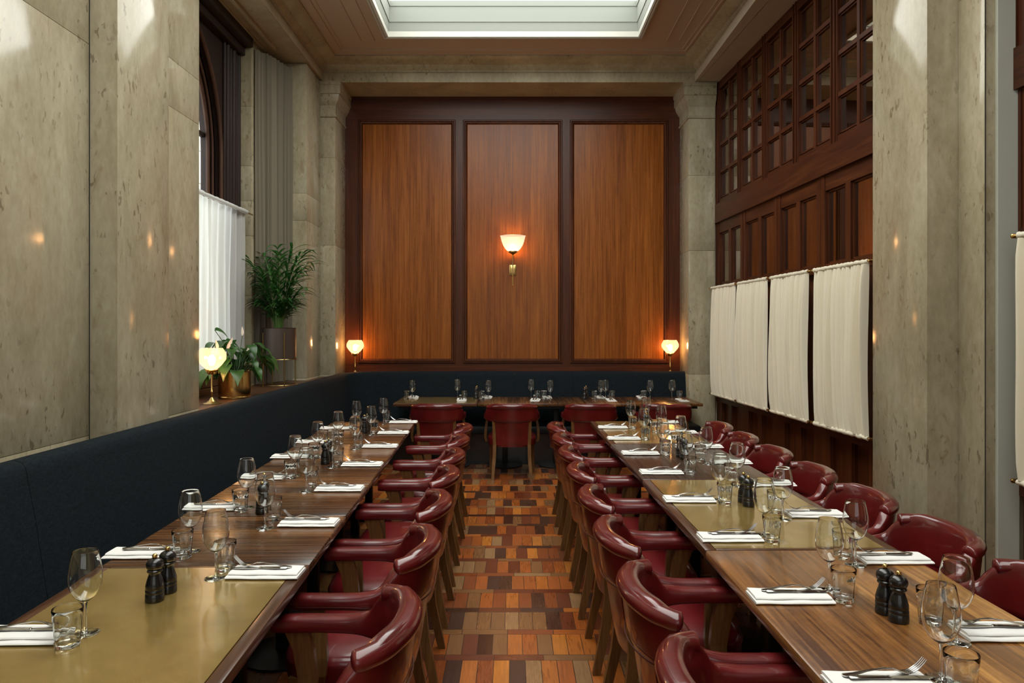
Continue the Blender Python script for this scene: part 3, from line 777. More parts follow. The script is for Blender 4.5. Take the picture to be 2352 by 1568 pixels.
# ------------------------------------------------------------------ chairs
def catmull(P, n):
    out = []
    for i in range(len(P) - 1):
        p0 = P[max(i - 1, 0)]; p1 = P[i]; p2 = P[i + 1]; p3 = P[min(i + 2, len(P) - 1)]
        for k in range(n):
            t = k / n
            out.append(tuple(.5 * (2 * b + (c - a) * t + (2 * a - 5 * b + 4 * c - d) * t * t + (3 * b - a - 3 * c + d) * t ** 3) for a, b, c, d in zip(p0, p1, p2, p3)))
    out.append(P[-1]); return out
def frame2d(pts):
    fr = []
    for i, p in enumerate(pts):
        a = pts[max(i - 1, 0)]; b = pts[min(i + 1, len(pts) - 1)]
        tx, ty = b[0] - a[0], b[1] - a[1]; L = math.hypot(tx, ty) or 1
        fr.append((tx / L, ty / L, ty / L, -tx / L))     # tangent, outward normal
    return fr
def make_chair():
    root = empty('captain_chair')
    # plan, zt, zb, half thickness, lean (outward shift of the top)
    half = [(.262, .185, .664, .622, .024, 0), (.266, .15, .669, .618, .029, 0), (.269, .06, .669, .618, .030, 0), (.268, -.03, .669, .616, .029, 0),
            (.266, -.085, .674, .612, .028, .002), (.256, -.128, .690, .605, .025, .008), (.234, -.170, .748, .600, .027, .014), (.180, -.218, .788, .596, .030, .020), (.09, -.247, .792, .594, .031, .022), (0, -.255, .793, .593, .031, .023)]
    P = half + [(-a, *r) for a, *r in reversed(half[:-1])]
    Q = catmull(P, 4); fr = frame2d(Q)
    mb = MB(); rr = []
    NS = 16
    for (x, y, zt, zb, ht, ln), (tx, ty, nx, ny) in zip(Q, fr):
        sgn = 1 if (nx * x + ny * (y + .02)) > 0 else -1
        nx, ny = nx * sgn, ny * sgn
        ring = []; hz = (zt - zb) / 2; cz = (zt + zb) / 2
        for k in range(NS):
            a = 2 * PI * k / NS; ca, sa = math.cos(a), math.sin(a)
            e = .55 if hz < .05 else .42
            u = math.copysign(abs(ca) ** e, ca) * ht; v = math.copysign(abs(sa) ** e, sa) * hz
            if hz < .05 and sa > 0: v = math.copysign(abs(sa) ** .62, sa) * hz      # padded, domed arm top
            w = (v / hz + 1) / 2
            o_ = u + ln * w
            ring.append((x + nx * o_, y + ny * o_, cz + v))
        rr.append(ring)
    mb.rings(rr, True, True); mb.build('arm_band', M['leather'], root, 55)
    # seam line under the arms
    mb = MB(); pts = []
    for (x, y, zt, zb, ht, ln), (tx, ty, nx, ny) in zip(Q, fr):
        sgn = 1 if (nx * x + ny * (y + .02)) > 0 else -1
        pts.append((x + nx * sgn * (ht + .0005 + ln * .22), y + ny * sgn * (ht + .0005 + ln * .22), zb + .016))
    mb.tube(pts, .0025, 5); mb.build('seam_and_shadow_line', M['seam_and_shadow'], root, 60)
    # rolled top of the back, overhanging outwards
    roll = [(.240, -.172), (.228, -.200), (.181, -.246), (.09, -.279), (0, -.288)]
    R = catmull(roll + [(-a, b) for a, b in reversed(roll[:-1])], 5)
    pts = []; rad = []
    for i, (x, y) in enumerate(R):
        t = abs(x) / .243
        pts.append((x, y, .762 - .016 * t ** 4)); rad.append((.033, .029))
    rad[0] = rad[-1] = (.012, .012); rad[1] = rad[-2] = (.026, .024)
    mb = MB(); mb.tube(pts, rad, 14); mb.build('top_roll', M['leather'], root, 70)
    mb = MB(); mb.tube([(x * .985, y * .975 - .004, .7300 - .012 * (abs(x) / .243) ** 4) for x, y in R[2:-2]], .0075, 8); mb.build('seam_and_shadow_line', M['seam_and_shadow'], root, 70)  # dark tube painting in the shadow line beneath the overhanging roll
    # outer back panel below the band
    mb = MB(); rr = []
    for k in range(9):
        t = k / 8; z = .335 + t * (.64 - .335)
        w = .155 + .028 * t ** 1.5; yo = -.215 - .052 * t ** .8; bow = .03
        outer = [(-w + 2 * w * j / 10, yo - bow * (1 - ((j - 5) / 5) ** 2) + .02, z) for j in range(11)]
        inner = [(x * .98, y + .04, z) for x, y, z in reversed(outer)]
        rr.append(outer + inner)
    mb.rings(rr, True, True); mb.build('backrest', M['leather'], root, 50)
    # seat cushion
    mb = MB(); rr = []
    def sup(hw, hd, z, cy=.005, N=32):
        r = []
        for k in range(N):
            a = 2 * PI * k / N; c_, s_ = math.cos(a), math.sin(a)
            r.append((math.copysign(abs(c_) ** .55, c_) * hw * (1 + .05 * s_), cy + math.copysign(abs(s_) ** .6, s_) * hd, z))
        return r
    for hw, hd, z in ((.236, .205, .338), (.25, .222, .345), (.256, .228, .365), (.257, .229, .405), (.259, .232, .412), (.257, .229, .419), (.248, .22, .436), (.22, .195, .450), (.16, .14, .459), (.08, .07, .462)):
        rr.append(sup(hw, hd, z))
    mb.rings(rr, True, True); mb.build('seat', M['leather_seat'], root, 60)
    for s_ in (-1, 1):
        mb = MB(); mb.slices([(s_ * .190, -.222, .61, .030, .034), (s_ * .186, -.205, .50, .032, .036), (s_ * .180, -.190, .36, .036, .042), (s_ * .184, -.205, .22, .036, .042), (s_ * .200, -.252, 0, .030, .034)])
        mb.build('leg', M['oak_leg'], root)
        mb = MB(); mb.slices([(s_ * .222, .170, .37, .042, .042), (s_ * .226, .178, .2, .036, .036), (s_ * .232, .195, 0, .028, .028)])
        mb.build('leg', M['oak_leg'], root)
        mb = MB(); mb.slices([(s_ * .262, .105, .625, .026, .075), (s_ * .272, .085, .56, .026, .066), (s_ * .284, .075, .46, .026, .060), (s_ * .286, .080, .40, .026, .058), (s_ * .275, .085, .352, .022, .045)])
        mb.build('arm_post', M['oak_leg'], root)
    return root
chair0 = make_chair(); used = [False]
ORD = ['first', 'second', 'third', 'fourth', 'fifth', 'sixth', 'seventh', 'eighth', 'ninth']
def place_chair(x, y, rz, label, group):
    if not used[0]: o = chair0; used[0] = True
    else: o = copy_tree(chair0)
    o.location = (x, y, 0); o.rotation_euler = (0, 0, rz); tag(o, label, 'chair', group)
g = 'red leather chairs on the bench side of the aisle'
Ys = [2.08, 2.80, 3.45, 4.10, 4.72, 5.36, 5.99]
for i, y in enumerate(Ys):
    k = len(Ys) - 1 - i
    place_chair(-.575 - .0165 * (y - 2), y, PI / 2 + random.uniform(-.02, .02), 'red leather captain chair at the bench-row tables, %s from the back of the room' % ORD[k], g)
g = 'red leather chairs on the aisle side of the curtain row'
Ys = [1.72, 2.33, 2.95, 3.57, 4.21, 4.83, 5.45, 6.07]
for i, y in enumerate(Ys):
    k = len(Ys) - 1 - i
    place_chair(.655 - .014 * (y - 2), y, -PI / 2 + random.uniform(-.02, .02), 'red leather captain chair facing the curtain-row tables from the aisle, %s from the back' % ORD[k], g)
g = 'red leather chairs against the curtained screen'
Ys = [1.72, 2.34, 2.96, 3.58, 4.21, 4.84, 5.48, 6.10]
for i, y in enumerate(Ys):
    k = len(Ys) - 1 - i
    place_chair(1.50 - .005 * (y - 2), y, PI / 2 + random.uniform(-.03, .03), 'red leather captain chair with its back to the curtained screen, %s from the back' % ORD[k], g)
g = 'red leather chairs at the back tables'
for x, rz, lab in ((-.80, .02, 'red leather captain chair tucked under the brass-topped back table, its back to us'),
                   (-.01, 0, 'red leather captain chair in the middle of the back tables, centred on the aisle'),
                   (.815, -.02, 'red leather captain chair at the back tables, beside the aisle on the curtain side'),
                   (1.60, -.03, 'red leather captain chair at the curtain end of the back tables, half hidden')):
    place_chair(x, 7.92, rz, lab, g)

# ------------------------------------------------------------------ tableware prototypes
def make_wine():
    r = empty('wine_glass')
    mb = MB(); prof = [(.0055, .086), (.016, .092), (.028, .103), (.037, .120), (.0415, .138), (.0425, .150), (.0418, .165), (.0385, .188), (.0345, .208), (.0312, .224)]
    inn = [(r_ - .0008, z_ + .0006) for r_, z_ in prof[1:]]
    mb.lathe([(0, .0855), (.0055, .086)] + prof[1:] + [(.0308, .2247)] + inn[::-1] + [(.006, .0895), (0, .0892)], seg=48, cap=False)
    mb.build('bowl', M['glass'], r, 60)
    mb = MB(); mb.lathe([(.0, .0035), (.007, .004), (.0045, .010), (.0036, .02), (.0034, .05), (.0038, .075), (.006, .084), (.006, .0853), (.0, .0854)], seg=20, cap=False); mb.build('stem', M['glass'], r, 60)
    mb = MB(); mb.lathe([(.0, .0006), (.0345, .0006), (.0355, .0013), (.034, .0021), (.02, .003), (.007, .0052), (.0, .0055)], seg=36, cap=False); mb.build('foot', M['glass'], r, 60)
    return r
def make_tumbler():
    mb = MB(); rr = []; N = 40
    outer = [(.0, .0005), (.027, .0005), (.0295, .003), (.0300, .008), (.0318, .035), (.0345, .070), (.0352, .073), (.0362, .085), (.0372, .098), (.0366, .100), (.0356, .098)]
    inner = [(.0345, .085), (.0332, .072), (.0312, .045), (.0282, .016), (.025, .0125), (.0, .0115)]
    for r_, z in outer + inner:
        ring = []
        for j in range(N):
            a = 2 * PI * j / N; rad = max(r_, 1e-5)
            if (r_, z) in outer and .006 < z < .072: rad *= 1 - .035 * (1 - abs(math.cos(5 * a)))   # flat flutes on the side
            ring.append((rad * math.cos(a), rad * math.sin(a), z))
        rr.append(ring)
    mb.rings(rr, True, False); return mb.build('tumbler', M['glass'], None, 35)
def make_napkin():
    """folded in a pad: long axis x, rolled fold towards -y"""
    mb = MB()
    def slab(hx, y0, y1, z0, z1, tw):
        rr = []; n = 12; hz = (z1 - z0) / 2; cz = (z0 + z1) / 2
        for i in range(n + 1):
            t = i / n; x = -hx + 2 * hx * t; ring = []
            wob = .0012 * math.sin(9 * t + tw)
            for k in range(14):
                a = 2 * PI * k / 14; c_, s_ = math.cos(a), math.sin(a)
                yy = (y0 + y1) / 2 + math.copysign(abs(c_) ** .35, c_) * (y1 - y0) / 2; zz = cz + math.copysign(abs(s_) ** .6, s_) * hz
                ring.append((x, yy + wob, zz + .0006 * math.sin(14 * t + tw) * (1 if zz > cz else 0)))
            rr.append(ring)
        mb.rings(rr, True, True)
    slab(.119, -.058, .050, .0004, .0095, 0)
    slab(.115, -.040, .051, .0092, .0168, 2.0)
    return mb.build('napkin', M['linen'], None, 50)
def make_knife():
    mb = MB()
    sec = [(-.098, .0035, .002), (-.094, .0075, .0035), (-.07, .0078, .0042), (-.02, .0062, .004), (-.012, .0048, .0038), (-.006, .0062, .0042), (-.002, .0045, .003)]
    mb.rings([[(x, w * math.cos(2 * PI * k / 10), .005 + h * math.sin(2 * PI * k / 10)) for k in range(10)] for x, w, h in sec])
    bl_ = [(-.002, .005, .0012), (.02, .0085, .0009), (.07, .0098, .0008), (.09, .008, .0007), (.103, .001, .0005)]
    mb.rings([[(x, -w + .002, .0045), (x, .0, .0045 + h), (x, w * .7 + .002, .0045 + h), (x, w * .7 + .002, .0045 - h), (x, .0, .0045 - h)] for x, w, h in bl_])
    return mb.build('table_knife', M['steel'], None, 40)
def make_fork():
    mb = MB()
    sec = [(-.098, .005, .0012, .003), (-.092, .010, .0013, .003), (-.07, .0085, .0014, .005), (-.04, .0045, .0018, .011), (0, .0032, .002, .016), (.025, .0036, .0018, .014), (.038, .0075, .0014, .009), (.050, .0115, .0011, .0058), (.060, .012, .0010, .0055)]
    mb.rings([[(x, w * math.cos(2 * PI * k / 10), z + h * math.sin(2 * PI * k / 10)) for k in range(10)] for x, w, h, z in sec])
    for k in range(4):
        y = -.009 + .006 * k
        mb.tube([(.058, y, .0056), (.070, y, .0078), (.082, y * .98, .0160), (.095, y * .95, .0290), (.101, y * .93, .0365)], [.0016, .0016, .0015, .0012, .0006], 6)
    return mb.build('fork', M['steel'], None, 50)
def make_mill():
    r = empty('pepper_mill')
    mb = MB(); mb.lathe([(0, 0), (.027, 0), (.0278, .004), (.0272, .022), (.0255, .0245), (.0272, .027), (.0268, .034), (.0250, .0365), (.0266, .039), (.0262, .05), (.0225, .064), (.0185, .076), (.0172, .082), (.0180, .086), (.0218, .0895), (.0222, .093), (.0195, .0965)], seg=28); mb.build('body', M['black'], r, 40)
    mb = MB(); mb.lathe([(.0190, .0965), (.0235, .1015), (.0252, .109), (.0240, .117), (.0195, .124), (.0120, .1285), (.004, .1300), (0, .1300)], seg=28); mb.build('head', M['black'], r, 50)
    mb = MB(); mb.lathe([(0, .129), (.0045, .1295), (.0072, .132), (.0078, .136), (.0068, .140), (.004, .1425), (0, .143)], seg=18); tag(mb.build('knob', M['brass'], r, 60), 'round brass knob')
    return r
protos = {'w': make_wine(), 't': make_tumbler(), 'n': make_napkin(), 'k': make_knife(), 'f': make_fork(), 'm': make_mill()}
first = {k: True for k in protos}
def put(kind, loc, rz, label, cat, group):
    o = protos[kind]
    if first[kind]: first[kind] = False
    else: o = copy_tree(o)
    o.location = loc; o.rotation_euler = (0, 0, rz); tag(o, label, cat, group); return o
ZT = .7506
def setting(where, side, k, wine, tum, nap, inward, grp, lean=0.0, back=False):
    """one place setting; inward = +1 when the tines point to +x"""
    nm = '%s, %s from the back' % (where, ORD[k]) if not back else where
    if wine and tum:
        a_, b_ = at(*wine, ZT), at(*tum, ZT); dx, dy = b_[0] - a_[0], b_[1] - a_[1]; L = math.hypot(dx, dy) or 1
        if L < .078: tum = (b_[0] + dx / L * (.078 - L), b_[1] + dy / L * (.078 - L), ZT)
    if nap and tum:
        p = at(*nap, ZT)
        def clear(q):
            if q is None: return None
            if len(q) == 2: q = at(*q, ZT)
            if abs(q[1] - p[1]) < .092 and abs(q[0] - p[0]) < .156: q = (p[0] + inward * .156 if (q[0] - p[0]) * inward > 0 else q[0], q[1], ZT)
            return q
        wine, tum = clear(wine), clear(tum)
    if wine: put('w', wine if len(wine) == 3 else at(*wine, ZT), random.uniform(0, 3), 'stemmed wine glass on %s' % nm, 'wine glass', 'wine glasses on ' + grp)
    if tum: put('t', tum if len(tum) == 3 else at(*tum, ZT), random.uniform(0, 3), 'faceted water tumbler on %s' % nm, 'tumbler', 'tumblers on ' + grp)
    if nap:
        p = at(*nap, ZT)
        a = lean + random.uniform(-.02, .02)
        put('n', p, a, 'folded white napkin on %s' % nm, 'napkin', 'napkins on ' + grp)
        rot = a if inward > 0 else a + PI
        ca, sa = math.cos(a), math.sin(a)
        def l2w(dx, dy, dz): return (p[0] + ca * dx - sa * dy, p[1] + sa * dx + ca * dy, p[2] + dz)
        put('k', l2w(inward * .028, .004, .0165), rot, 'steel knife on the napkin, %s' % nm, 'knife', 'knives on ' + grp)
        put('f', l2w(inward * .018, .024, .0175), rot + inward * .07, 'steel fork on the napkin, %s' % nm, 'fork', 'forks on ' + grp)

LB = [((194, 1454), (148.6, 1483), (48, 1464)), ((434.5, 1265.5), (423, 1277), (327, 1274)), ((564, 1165), (556, 1170.5), (484, 1168)), ((657, 1092), (647.5, 1098), (604, 1098)),
      ((730, 1048), (725, 1051), (669, 1050)), ((777, 1016), (778, 1019), (722, 1016)), ((815, 983), (808, 987), (773, 984.5))]
LA = [((502.5, 1327), (518.6, 1309), (612, 1319)), ((609, 1213), (628, 1194), (711, 1203)), ((703.7, 1128.7), (715.7, 1117), (781, 1124)), ((764.5, 1072.6), (776, 1066), (833, 1068)),
      ((818, 1030.5), (823, 1026.7), (874, 1026)), ((852.5, 998.6), (862, 994.5), (904, 995)), ((880.6, 973.5), (889, 969.5), (927, 970.5))]
RA = [((2161, 1560), (2208, 1600), (2022, 1578)), ((1903.5, 1353), (1935, 1380), (1813, 1374)), ((1752, 1228), (1770, 1242.7), (1675, 1237)), ((1645, 1147), (1658, 1154), (1582, 1149)),
      ((1575, 1081), (1585, 1088.7), (1518, 1086)), ((1519, 1040), (1525.5, 1045), (1470, 1042)), ((1479, 1006), (1482, 1010), (1432, 1008)), ((1448, 981), (1453, 984), (1407, 982.5))]
RW = [((2218.7, 1475), (2171.5, 1433), (2302, 1456)), ((1965, 1297), (1940, 1283), (2050, 1286)), ((1798, 1192), (1782, 1178), (1871, 1183)), ((1693, 1115), (1682, 1109), (1770, 1113)),
      ((1622, 1065), (1612, 1061), (1678, 1063)), ((1563.5, 1030), (1553, 1026), (1618, 1027)), ((1519, 997.6), (1506, 993), (1564, 994)), ((1484, 971.5), None, (1523, 970.5))]
for arr, where, inward, grp, ln in ((LB, 'bench-row tables, bench side', 1, 'the bench side of the bench row', .03), (LA, 'bench-row tables, aisle side', -1, 'the aisle side of the bench row', .0),
                                (RA, 'curtain-row tables, aisle side', 1, 'the aisle side of the curtain row', .0), (RW, 'curtain-row tables, curtain side', -1, 'the curtain side of the curtain row', .0)):
    for i, (w_, t_, n_) in enumerate(arr):
        setting(where, 0, len(arr) - 1 - i, w_, t_, n_, inward, grp, ln)
# back tables: the settings lie front to back
gb = 'the back tables'
BK = [((947, 914), (933.6, 916.5), (950, 913.5), 1, 'at the window end of the back tables, bench side'),
      ((1050.6, 915), (1067, 917.7), (1060, 919), -1, 'on the brass-topped back table, chair side'),
      ((1122, 913), (1106.5, 913.8), (1119, 912.6), 1, 'beside the mills on the back tables'),
      ((1220, 915), (1234, 917), (1229, 919.5), -1, 'on the middle back table, chair side'),
      ((1264, 913), (1249.5, 913), (1256, 912.6), 1, 'on the middle back table, bench side'),
      ((1380, 913), (1365, 914), (1379, 912.8), 1, 'on the outer dark back table, inner bench-side place'),
      ((1391, 916), (1405.6, 917), (1403, 920), -1, 'on the outer dark back table, inner chair-side place'),
      ((1493, 914), (1478.7, 914), (1473, 911.8), 1, 'at the curtain end of the back tables, bench side'),
      ((1543.5, 916.5), (1560, 917), (1566, 920), -1, 'at the curtain end of the back tables, chair side')]
for w_, t_, n_, s_, lab in BK:
    if s_ > 0: w_, t_, n_ = (w_[0], 917.2), (t_[0], 917.0), (n_[0], 913.3)
    p = at(*n_, ZT); a = PI / 2 + random.uniform(-.1, .1)
    put('w', at(*w_, ZT), 0, 'stemmed wine glass %s' % lab, 'wine glass', 'wine glasses on ' + gb)
    put('t', at(*t_, ZT), 0, 'faceted water tumbler %s' % lab, 'tumbler', 'tumblers on ' + gb)
    put('n', p, a, 'folded white napkin %s' % lab, 'napkin', 'napkins on ' + gb)
    put('k', (p[0] + .012, p[1], ZT + .0165), a + (PI if s_ > 0 else 0), 'steel knife on the napkin %s' % lab, 'knife', 'knives on ' + gb)
    put('f', (p[0] - .015, p[1], ZT + .0175), a + (PI if s_ > 0 else 0), 'steel fork on the napkin %s' % lab, 'fork', 'forks on ' + gb)
gm = 'black mills in pairs on the tables'
for px, py, lab in ((355.5, 1379, 'black mill in front of its pair on the brass-topped bench-row table'), (385, 1359, 'black mill behind its pair on the brass-topped bench-row table'),
                    (601.5, 1179, 'black mill of the pair on the small walnut table, camera side'), (607, 1170, 'black mill of the pair on the small walnut table, rear one'),
                    (747, 1065, 'black mill of the pair halfway along the bench row, camera side'), (754, 1059, 'black mill of the pair halfway along the bench row, rear one'),
                    (837, 994, 'black mill of the last pair in the bench row, camera side'), (842, 991, 'black mill of the last pair in the bench row, rear one'),
                    (2064, 1426, 'black mill in front of its pair on the light brown table'), (2033, 1407, 'black mill behind its pair on the light brown table'),
                    (1719, 1162, 'black mill in front of its pair on the brass table beside the dark one'), (1708, 1153, 'black mill behind its pair on the brass table beside the dark one'),
                    (1571, 1054, 'black mill of the pair on the dark curtain-row table, camera side'), (1562, 1049, 'black mill of the pair on the dark curtain-row table, rear one'),
                    (1487, 990, 'black mill of the pair on the last brass table in the curtain row, camera side'), (1484, 987, 'black mill of the pair on the last brass table in the curtain row, rear one'),
                    (1093.5, 915.5, 'black mill at the front of the pair on the brass-topped back table'), (1095.5, 913, 'black mill at the rear of the pair on the brass-topped back table'),
                    (1343, 916.3, 'black mill in front on the join of two dark back tables'), (1346, 913.5, 'black mill behind on the join of two dark back tables')):
    put('m', at(px, py, ZT), random.uniform(0, 3), lab, 'pepper mill', gm)

# ------------------------------------------------------------------ lamps
def lamp(x, y, label):
    r = empty('table_lamp', (x, y, 1.0)); tag(r, label, 'lamp', 'small brass globe lamps')
    mb = MB(); mb.lathe([(0, 0), (.070, 0), (.071, .004), (.064, .008), (.040, .012), (.022, .028), (.012, .045), (.008, .05), (0, .05)], seg=28); mb.build('base', M['old_brass'], r, 45)
    mb = MB(); mb.lathe([(.006, .045), (.006, .09), (.009, .093), (.006, .097), (.009, .101), (.006, .105), (.0055, .235), (.006, .24)], seg=14); mb.build('stem', M['brass'], r, 45)
    mb = MB(); mb.lathe([(.006, .225), (.022, .232), (.030, .240), (.020, .246), (.034, .252), (.042, .258), (.036, .262)], seg=16)
    for k in range(6):
        a = k * PI / 3; mb.tube([(.02 * math.cos(a), .02 * math.sin(a), .225), (.036 * math.cos(a + .3), .036 * math.sin(a + .3), .238), (.046 * math.cos(a), .046 * math.sin(a), .262)], .004, 6)
    mb.build('gallery', M['brass'], r, 40)
    mb = MB(); mb.lathe([(.036, .258), (.072, .293), (.106, .337), (.108, .372), (.095, .400), (.080, .424)], seg=10, cap=False); mb.build('globe_shade', M['globe'], r, 12)
    mb = MB(); mb.lathe([(0, .290), (.014, .296), (.024, .315), (.028, .335), (.024, .355), (.012, .368), (0, .371)], seg=16); mb.build('bulb', M['bulb'], r, 60)
    return r
lamp(-2.29, 5.63, 'lit brass lamp with faceted globe on the ledge beside the brass plant pot')
lamp(-1.96, 9.20, 'lit brass globe lamp behind the bench in the corner on the window side')
lamp(1.955, 9.20, 'lit brass globe lamp behind the bench in the corner on the curtain side')
# wall light
sc = empty('wall_light', (0, YW - .02, 2.1)); tag(sc, 'brass wall light with fluted glass bowl on the middle wood panel', 'wall light')
mb = MB(); mb.box(-.044, .044, .002, .012, .135, .27, .004); mb.build('back_plate', M['brass'], sc, 40)
mb = MB(); mb.lathe([(0, -.005), (.007, 0), (.0075, .40), (.009, .41), (0, .41)], (0, -.13, 0), 14); mb.tube([(0, .0, .20), (0, -.13, .20)], .006, 8); mb.build('stem', M['brass'], sc, 45)
mb = MB(); mb.lathe([(.008, .385), (.03, .40), (.05, .408), (.058, .42), (.056, .428), (.0, .43)], (0, -.13, 0), 20)
for k in range(10): a = k * PI / 5; mb.lathe([(0, 0), (.006, .003), (.006, .009), (0, .012)], (.054 * math.cos(a), -.13 + .054 * math.sin(a), .41), 8)
mb.build('gallery', M['old_brass'], sc, 40)
mb = MB(); rr = []
for hw, z in ((.058, .43), (.085, .455), (.112, .50), (.130, .55), (.140, .595), (.144, .612), (.148, .616), (.1475, .622), (.141, .620)):
    ring = []
    N = 96
    for j in range(N):
        a = 2 * PI * j / N; c_, s_ = math.cos(a), math.sin(a)
        e = 1 / max(abs(math.cos(a % (PI / 3) - PI / 6)), .1) * .92
        fl = 1 + .012 * math.cos(24 * a)
        ring.append((hw * c_ * e * fl, -.13 + hw * .80 * s_ * e * fl * .98, z))
    rr.append(ring)
mb.rings(rr, True, False); mb.build('glass_bowl', M['sconce_glass'], sc, 45)
mb = MB(); mb.lathe([(0, .44), (.014, .445), (.026, .465), (.03, .485), (.024, .505), (0, .515)], (0, -.13, 0), 16); mb.build('bulb', M['bulb_big'], sc, 60)

# ------------------------------------------------------------------ plants
def leaf_blade(mb, pts, widths, nrm, fold=.25):
    """ribbon with a folded midrib along pts"""
    pts = [Vector(p) for p in pts]; rows = []
    for i, p in enumerate(pts):
        t = (pts[min(i + 1, len(pts) - 1)] - pts[max(i - 1, 0)]).normalized()
        s_ = t.cross(nrm); s_ = s_.normalized() if s_.length > 1e-5 else Vector((1, 0, 0)); up = s_.cross(t).normalized()
        w = widths[i]; rows.append([p - s_ * w + up * (w * fold), p, p + s_ * w + up * (w * fold)])
    mb.rings(rows, False, False)
pp = empty('potted_palm', (-2.345, 7.40, 1.0)); tag(pp, 'tall potted palm in a bronze planter standing on the window ledge', 'plant')
mb = MB(); mb.lathe([(0, .27), (.168, .27), (.172, .275), (.172, .572), (.176, .577), (.168, .577), (.166, .55), (.0, .548)], seg=40); mb.build('planter', M['bronze'], pp, 35)
mb = MB()
for a in (-2.2, -.95, .7, 2.2):
    x, y = .179 * math.cos(a), .179 * math.sin(a)
    mb.tube([(x, y, 0), (x, y, .53)], .0065, 8)
mb.tube([(.179 * math.cos(a), .179 * math.sin(a), .265) for a in [2 * PI * k / 32 for k in range(33)]], .0045, 6)
mb.tube([(.179 * math.cos(a), .179 * math.sin(a), .012) for a in [2 * PI * k / 32 for k in range(33)]], .0035, 6)
tag(mb.build('stand', M['old_brass'], pp, 45), 'slim brass rod stand')
fol = MB(); stem = MB(); rnd = random.Random(4)
nf = 27
for k in range(nf):
    a = 2 * PI * k * .381966 + rnd.uniform(-.25, .25)
    L = rnd.uniform(.62, .90) if k < 15 else rnd.uniform(.22, .50)
    spread = rnd.uniform(.10, .42) if k < 15 else rnd.uniform(.25, .50)
    base = Vector((.035 * math.cos(a), .035 * math.sin(a), .55)); pts = []
    dirh = Vector((math.cos(a), math.sin(a), 0))
    if dirh.x < 0: dirh.x *= .8
    n = 10
    for i in range(n + 1):
        t = i / n; out = spread * L * (t ** 1.6); z = L * (t - .12 * t ** 3)
        pts.append(base + dirh * out + Vector((0, 0, z)))
    stem.tube(pts, [.0055 * (1 - .8 * i / n) + .0008 for i in range(n + 1)], 6)
    for i in range(4, n + 1):
        t = i / n; p = pts[i]; tg = (pts[min(i + 1, n)] - pts[i - 1]).normalized()
        side = tg.cross(Vector((0, 0, 1))); side = side.normalized() if side.length > .05 else Vector((-dirh.y, dirh.x, 0))
        ll = (.19 + .13 * math.sin(PI * (t - .3) / .8)) * rnd.uniform(.85, 1.15) * (1 if k < 15 else .8)
        for sg in (-1, 1):
            d = (side * sg * rnd.uniform(.45, .8) + tg * .8 + dirh * .35).normalized(); dr = rnd.uniform(.35, .65)
            q = [p + d * (ll * j / 7) + Vector((0, 0, -dr * ll * (j / 7) ** 2.2)) for j in range(8)]
            leaf_blade(fol, q, [.004, .010, .0135, .0145, .013, .010, .0055, .0005], Vector((0, 0, 1)), .3)
clump = []
for vi in range(len(fol.v)):
    x, y, z = fol.v[vi]
    if x < -.30: x = -.30 + (x + .30) * .3
    if y > .62: y = .62 + (y - .62) * .2
    fol.v[vi] = (x, y, z)
fol.build('foliage', M['palm'], pp, 60)
stem.build('stems', simple('palm_stem', (.08, .17, .03), .45), pp, 60)
mb = MB(); mb.lathe([(0, .552), (.166, .551), (.166, .545)], seg=24); mb.build('soil', M['soil'], pp)

lp = empty('potted_peace_lily', (-2.30, 6.12, 1.0)); tag(lp, 'peace lily with drooping leaves in a polished brass pot on the ledge', 'plant')
mb = MB(); mb.lathe([(0, 0), (.122, 0), (.130, .004), (.130, .012), (.124, .018), (.127, .03), (.130, .10), (.127, .18), (.128, .215), (.133, .220), (.126, .222), (.122, .19), (0, .185)], seg=40); mb.build('pot', M['brass'], lp, 35)
mb = MB(); mb.lathe([(0, .188), (.122, .187), (.122, .18)], seg=24); mb.build('soil', M['soil'], lp)
fol = MB(); stem = MB(); rnd = random.Random(9)
for k in range(44):
    a = 2 * PI * k * .381966 + rnd.uniform(-.25, .25); dirh = Vector((math.cos(a), math.sin(a), 0))
    if dirh.x < -.3: dirh.x *= .6
    hgt = rnd.uniform(.16, .30) if k < 22 else rnd.uniform(.05, .16); out = rnd.uniform(.06, .17) if k < 22 else rnd.uniform(.12, .2)
    b0 = Vector((.04 * math.cos(a), .04 * math.sin(a), .18)); tip = b0 + dirh * out + Vector((0, 0, hgt))
    stem.tube([b0, b0.lerp(tip, .5) + Vector((0, 0, .03)), tip], .0028, 6)
    L = rnd.uniform(.14, .22); q = []
    for j in range(9):
        u = j / 8; q.append(tip + dirh * (L * (u - .28 * u * u)) + Vector((0, 0, L * (.28 * u - .95 * u * u))))
    W = L * rnd.uniform(.26, .35)
    leaf_blade(fol, q, [W * w_ for w_ in (.05, .62, .92, 1.0, .93, .74, .5, .24, .01)], Vector((0, 0, 1)), .22)
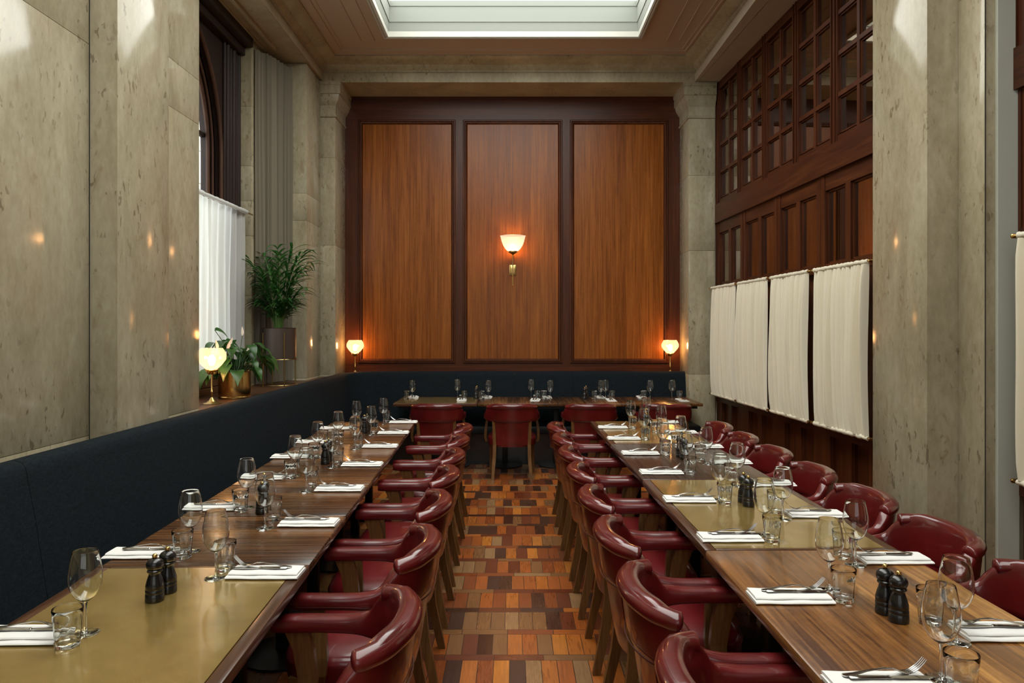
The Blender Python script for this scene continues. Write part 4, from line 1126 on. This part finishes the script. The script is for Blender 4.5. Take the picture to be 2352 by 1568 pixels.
# the tall leaf and the long-stemmed leaves towards the lamp
for (dx, dy, z, L) in ((-.06, -.26, .56, .14), (-.05, -.05, .46, .2), (.05, .18, .36, .22), (.02, -.16, .42, .18)):
    tip = Vector((dx, dy, z)); stem.tube([(0, 0, .18), (dx * .5, dy * .5, z * .7 + .05), tip], .003, 6); dirh = Vector((.35, .85 if dy > -.2 else .6, 0)).normalized(); q = []
    for j in range(9):
        u = j / 8; q.append(tip + dirh * (L * u) + Vector((0, 0, L * (.1 * u - .7 * u * u))))
    leaf_blade(fol, q, [L * .27 * w_ for w_ in (.05, .7, .95, 1.0, .9, .7, .45, .2, .01)], Vector((.5, -.3, 1)), .2)
fol.build('foliage', M['lily'], lp, 60); stem.build('stems', M['lily'], lp, 60)
for (dx, dy, z0, z1, tlt) in ((.02, .11, .36, .56, .0), (-.02, -.10, .3, .47, .03), (-.04, -.26, .3, .455, -.01), (.04, .13, .26, .42, .06), (.0, -.17, .28, .45, .02), (.09, .16, .2, .30, .03)):
    q = empty('flower', (dx, dy, 0)); q.parent = lp
    mb = MB(); mb.tube([(-dx, -dy, .18), (-dx * .3, -dy * .3, z0), (0, 0, z1 - .05)], .0022, 6); mb.build('flower_stem', M['lily'], q, 60)
    mb = MB(); leaf_blade(mb, [(tlt * t, tlt * t, z1 - .05 + .08 * t) for t in [j / 6 for j in range(7)]], [.002, .012, .016, .015, .011, .006, .0005], Vector((1, -.6, .2)), .4)
    mb.build('spathe', M['petal'], q, 60)

# ------------------------------------------------------------------ light
w = bpy.data.worlds.new('overcast'); bpy.context.scene.world = w; w.use_nodes = True
bg = w.node_tree.nodes['Background']; bg.inputs[0].default_value = (.86, .95, 1.0, 1); bg.inputs[1].default_value = 7.5
ld = bpy.data.lights.new('window_portal', 'AREA'); ld.shape = 'RECTANGLE'; ld.size = 2.3; ld.size_y = 3.2
ld.cycles.is_portal = True
lo = bpy.data.objects.new('window_portal', ld); COL.objects.link(lo); lo.location = (-2.92, 5.72, 2.75); lo.rotation_euler = (0, -PI / 2, 0)

# ------------------------------------------------------------------ camera
cd = bpy.data.cameras.new('camera'); cam = bpy.data.objects.new('camera', cd); COL.objects.link(cam)
cd.sensor_width = 36; cd.lens = F / 2352 * 36; cd.clip_start = .05
cd.shift_x = (1176 - CX) / 2352; cd.shift_y = (CY - 784) / 2352
cam.location = (0, 0, H); cam.rotation_euler = (PI / 2, 0, 0)
S = bpy.context.scene; S.camera = cam
S.view_settings.view_transform = 'Standard'; S.view_settings.look = 'None'; S.view_settings.gamma = 1; S.view_settings.exposure = 0.12
S.view_settings.use_curve_mapping = False
S.cycles.max_bounces = 10; S.cycles.diffuse_bounces = 4; S.cycles.glossy_bounces = 5; S.cycles.transmission_bounces = 8; S.cycles.transparent_max_bounces = 24
S.cycles.sample_clamp_indirect = 6.0; S.cycles.use_denoising = True
S.cycles.caustics_reflective = False; S.cycles.caustics_refractive = True; S.cycles.blur_glossy = .5
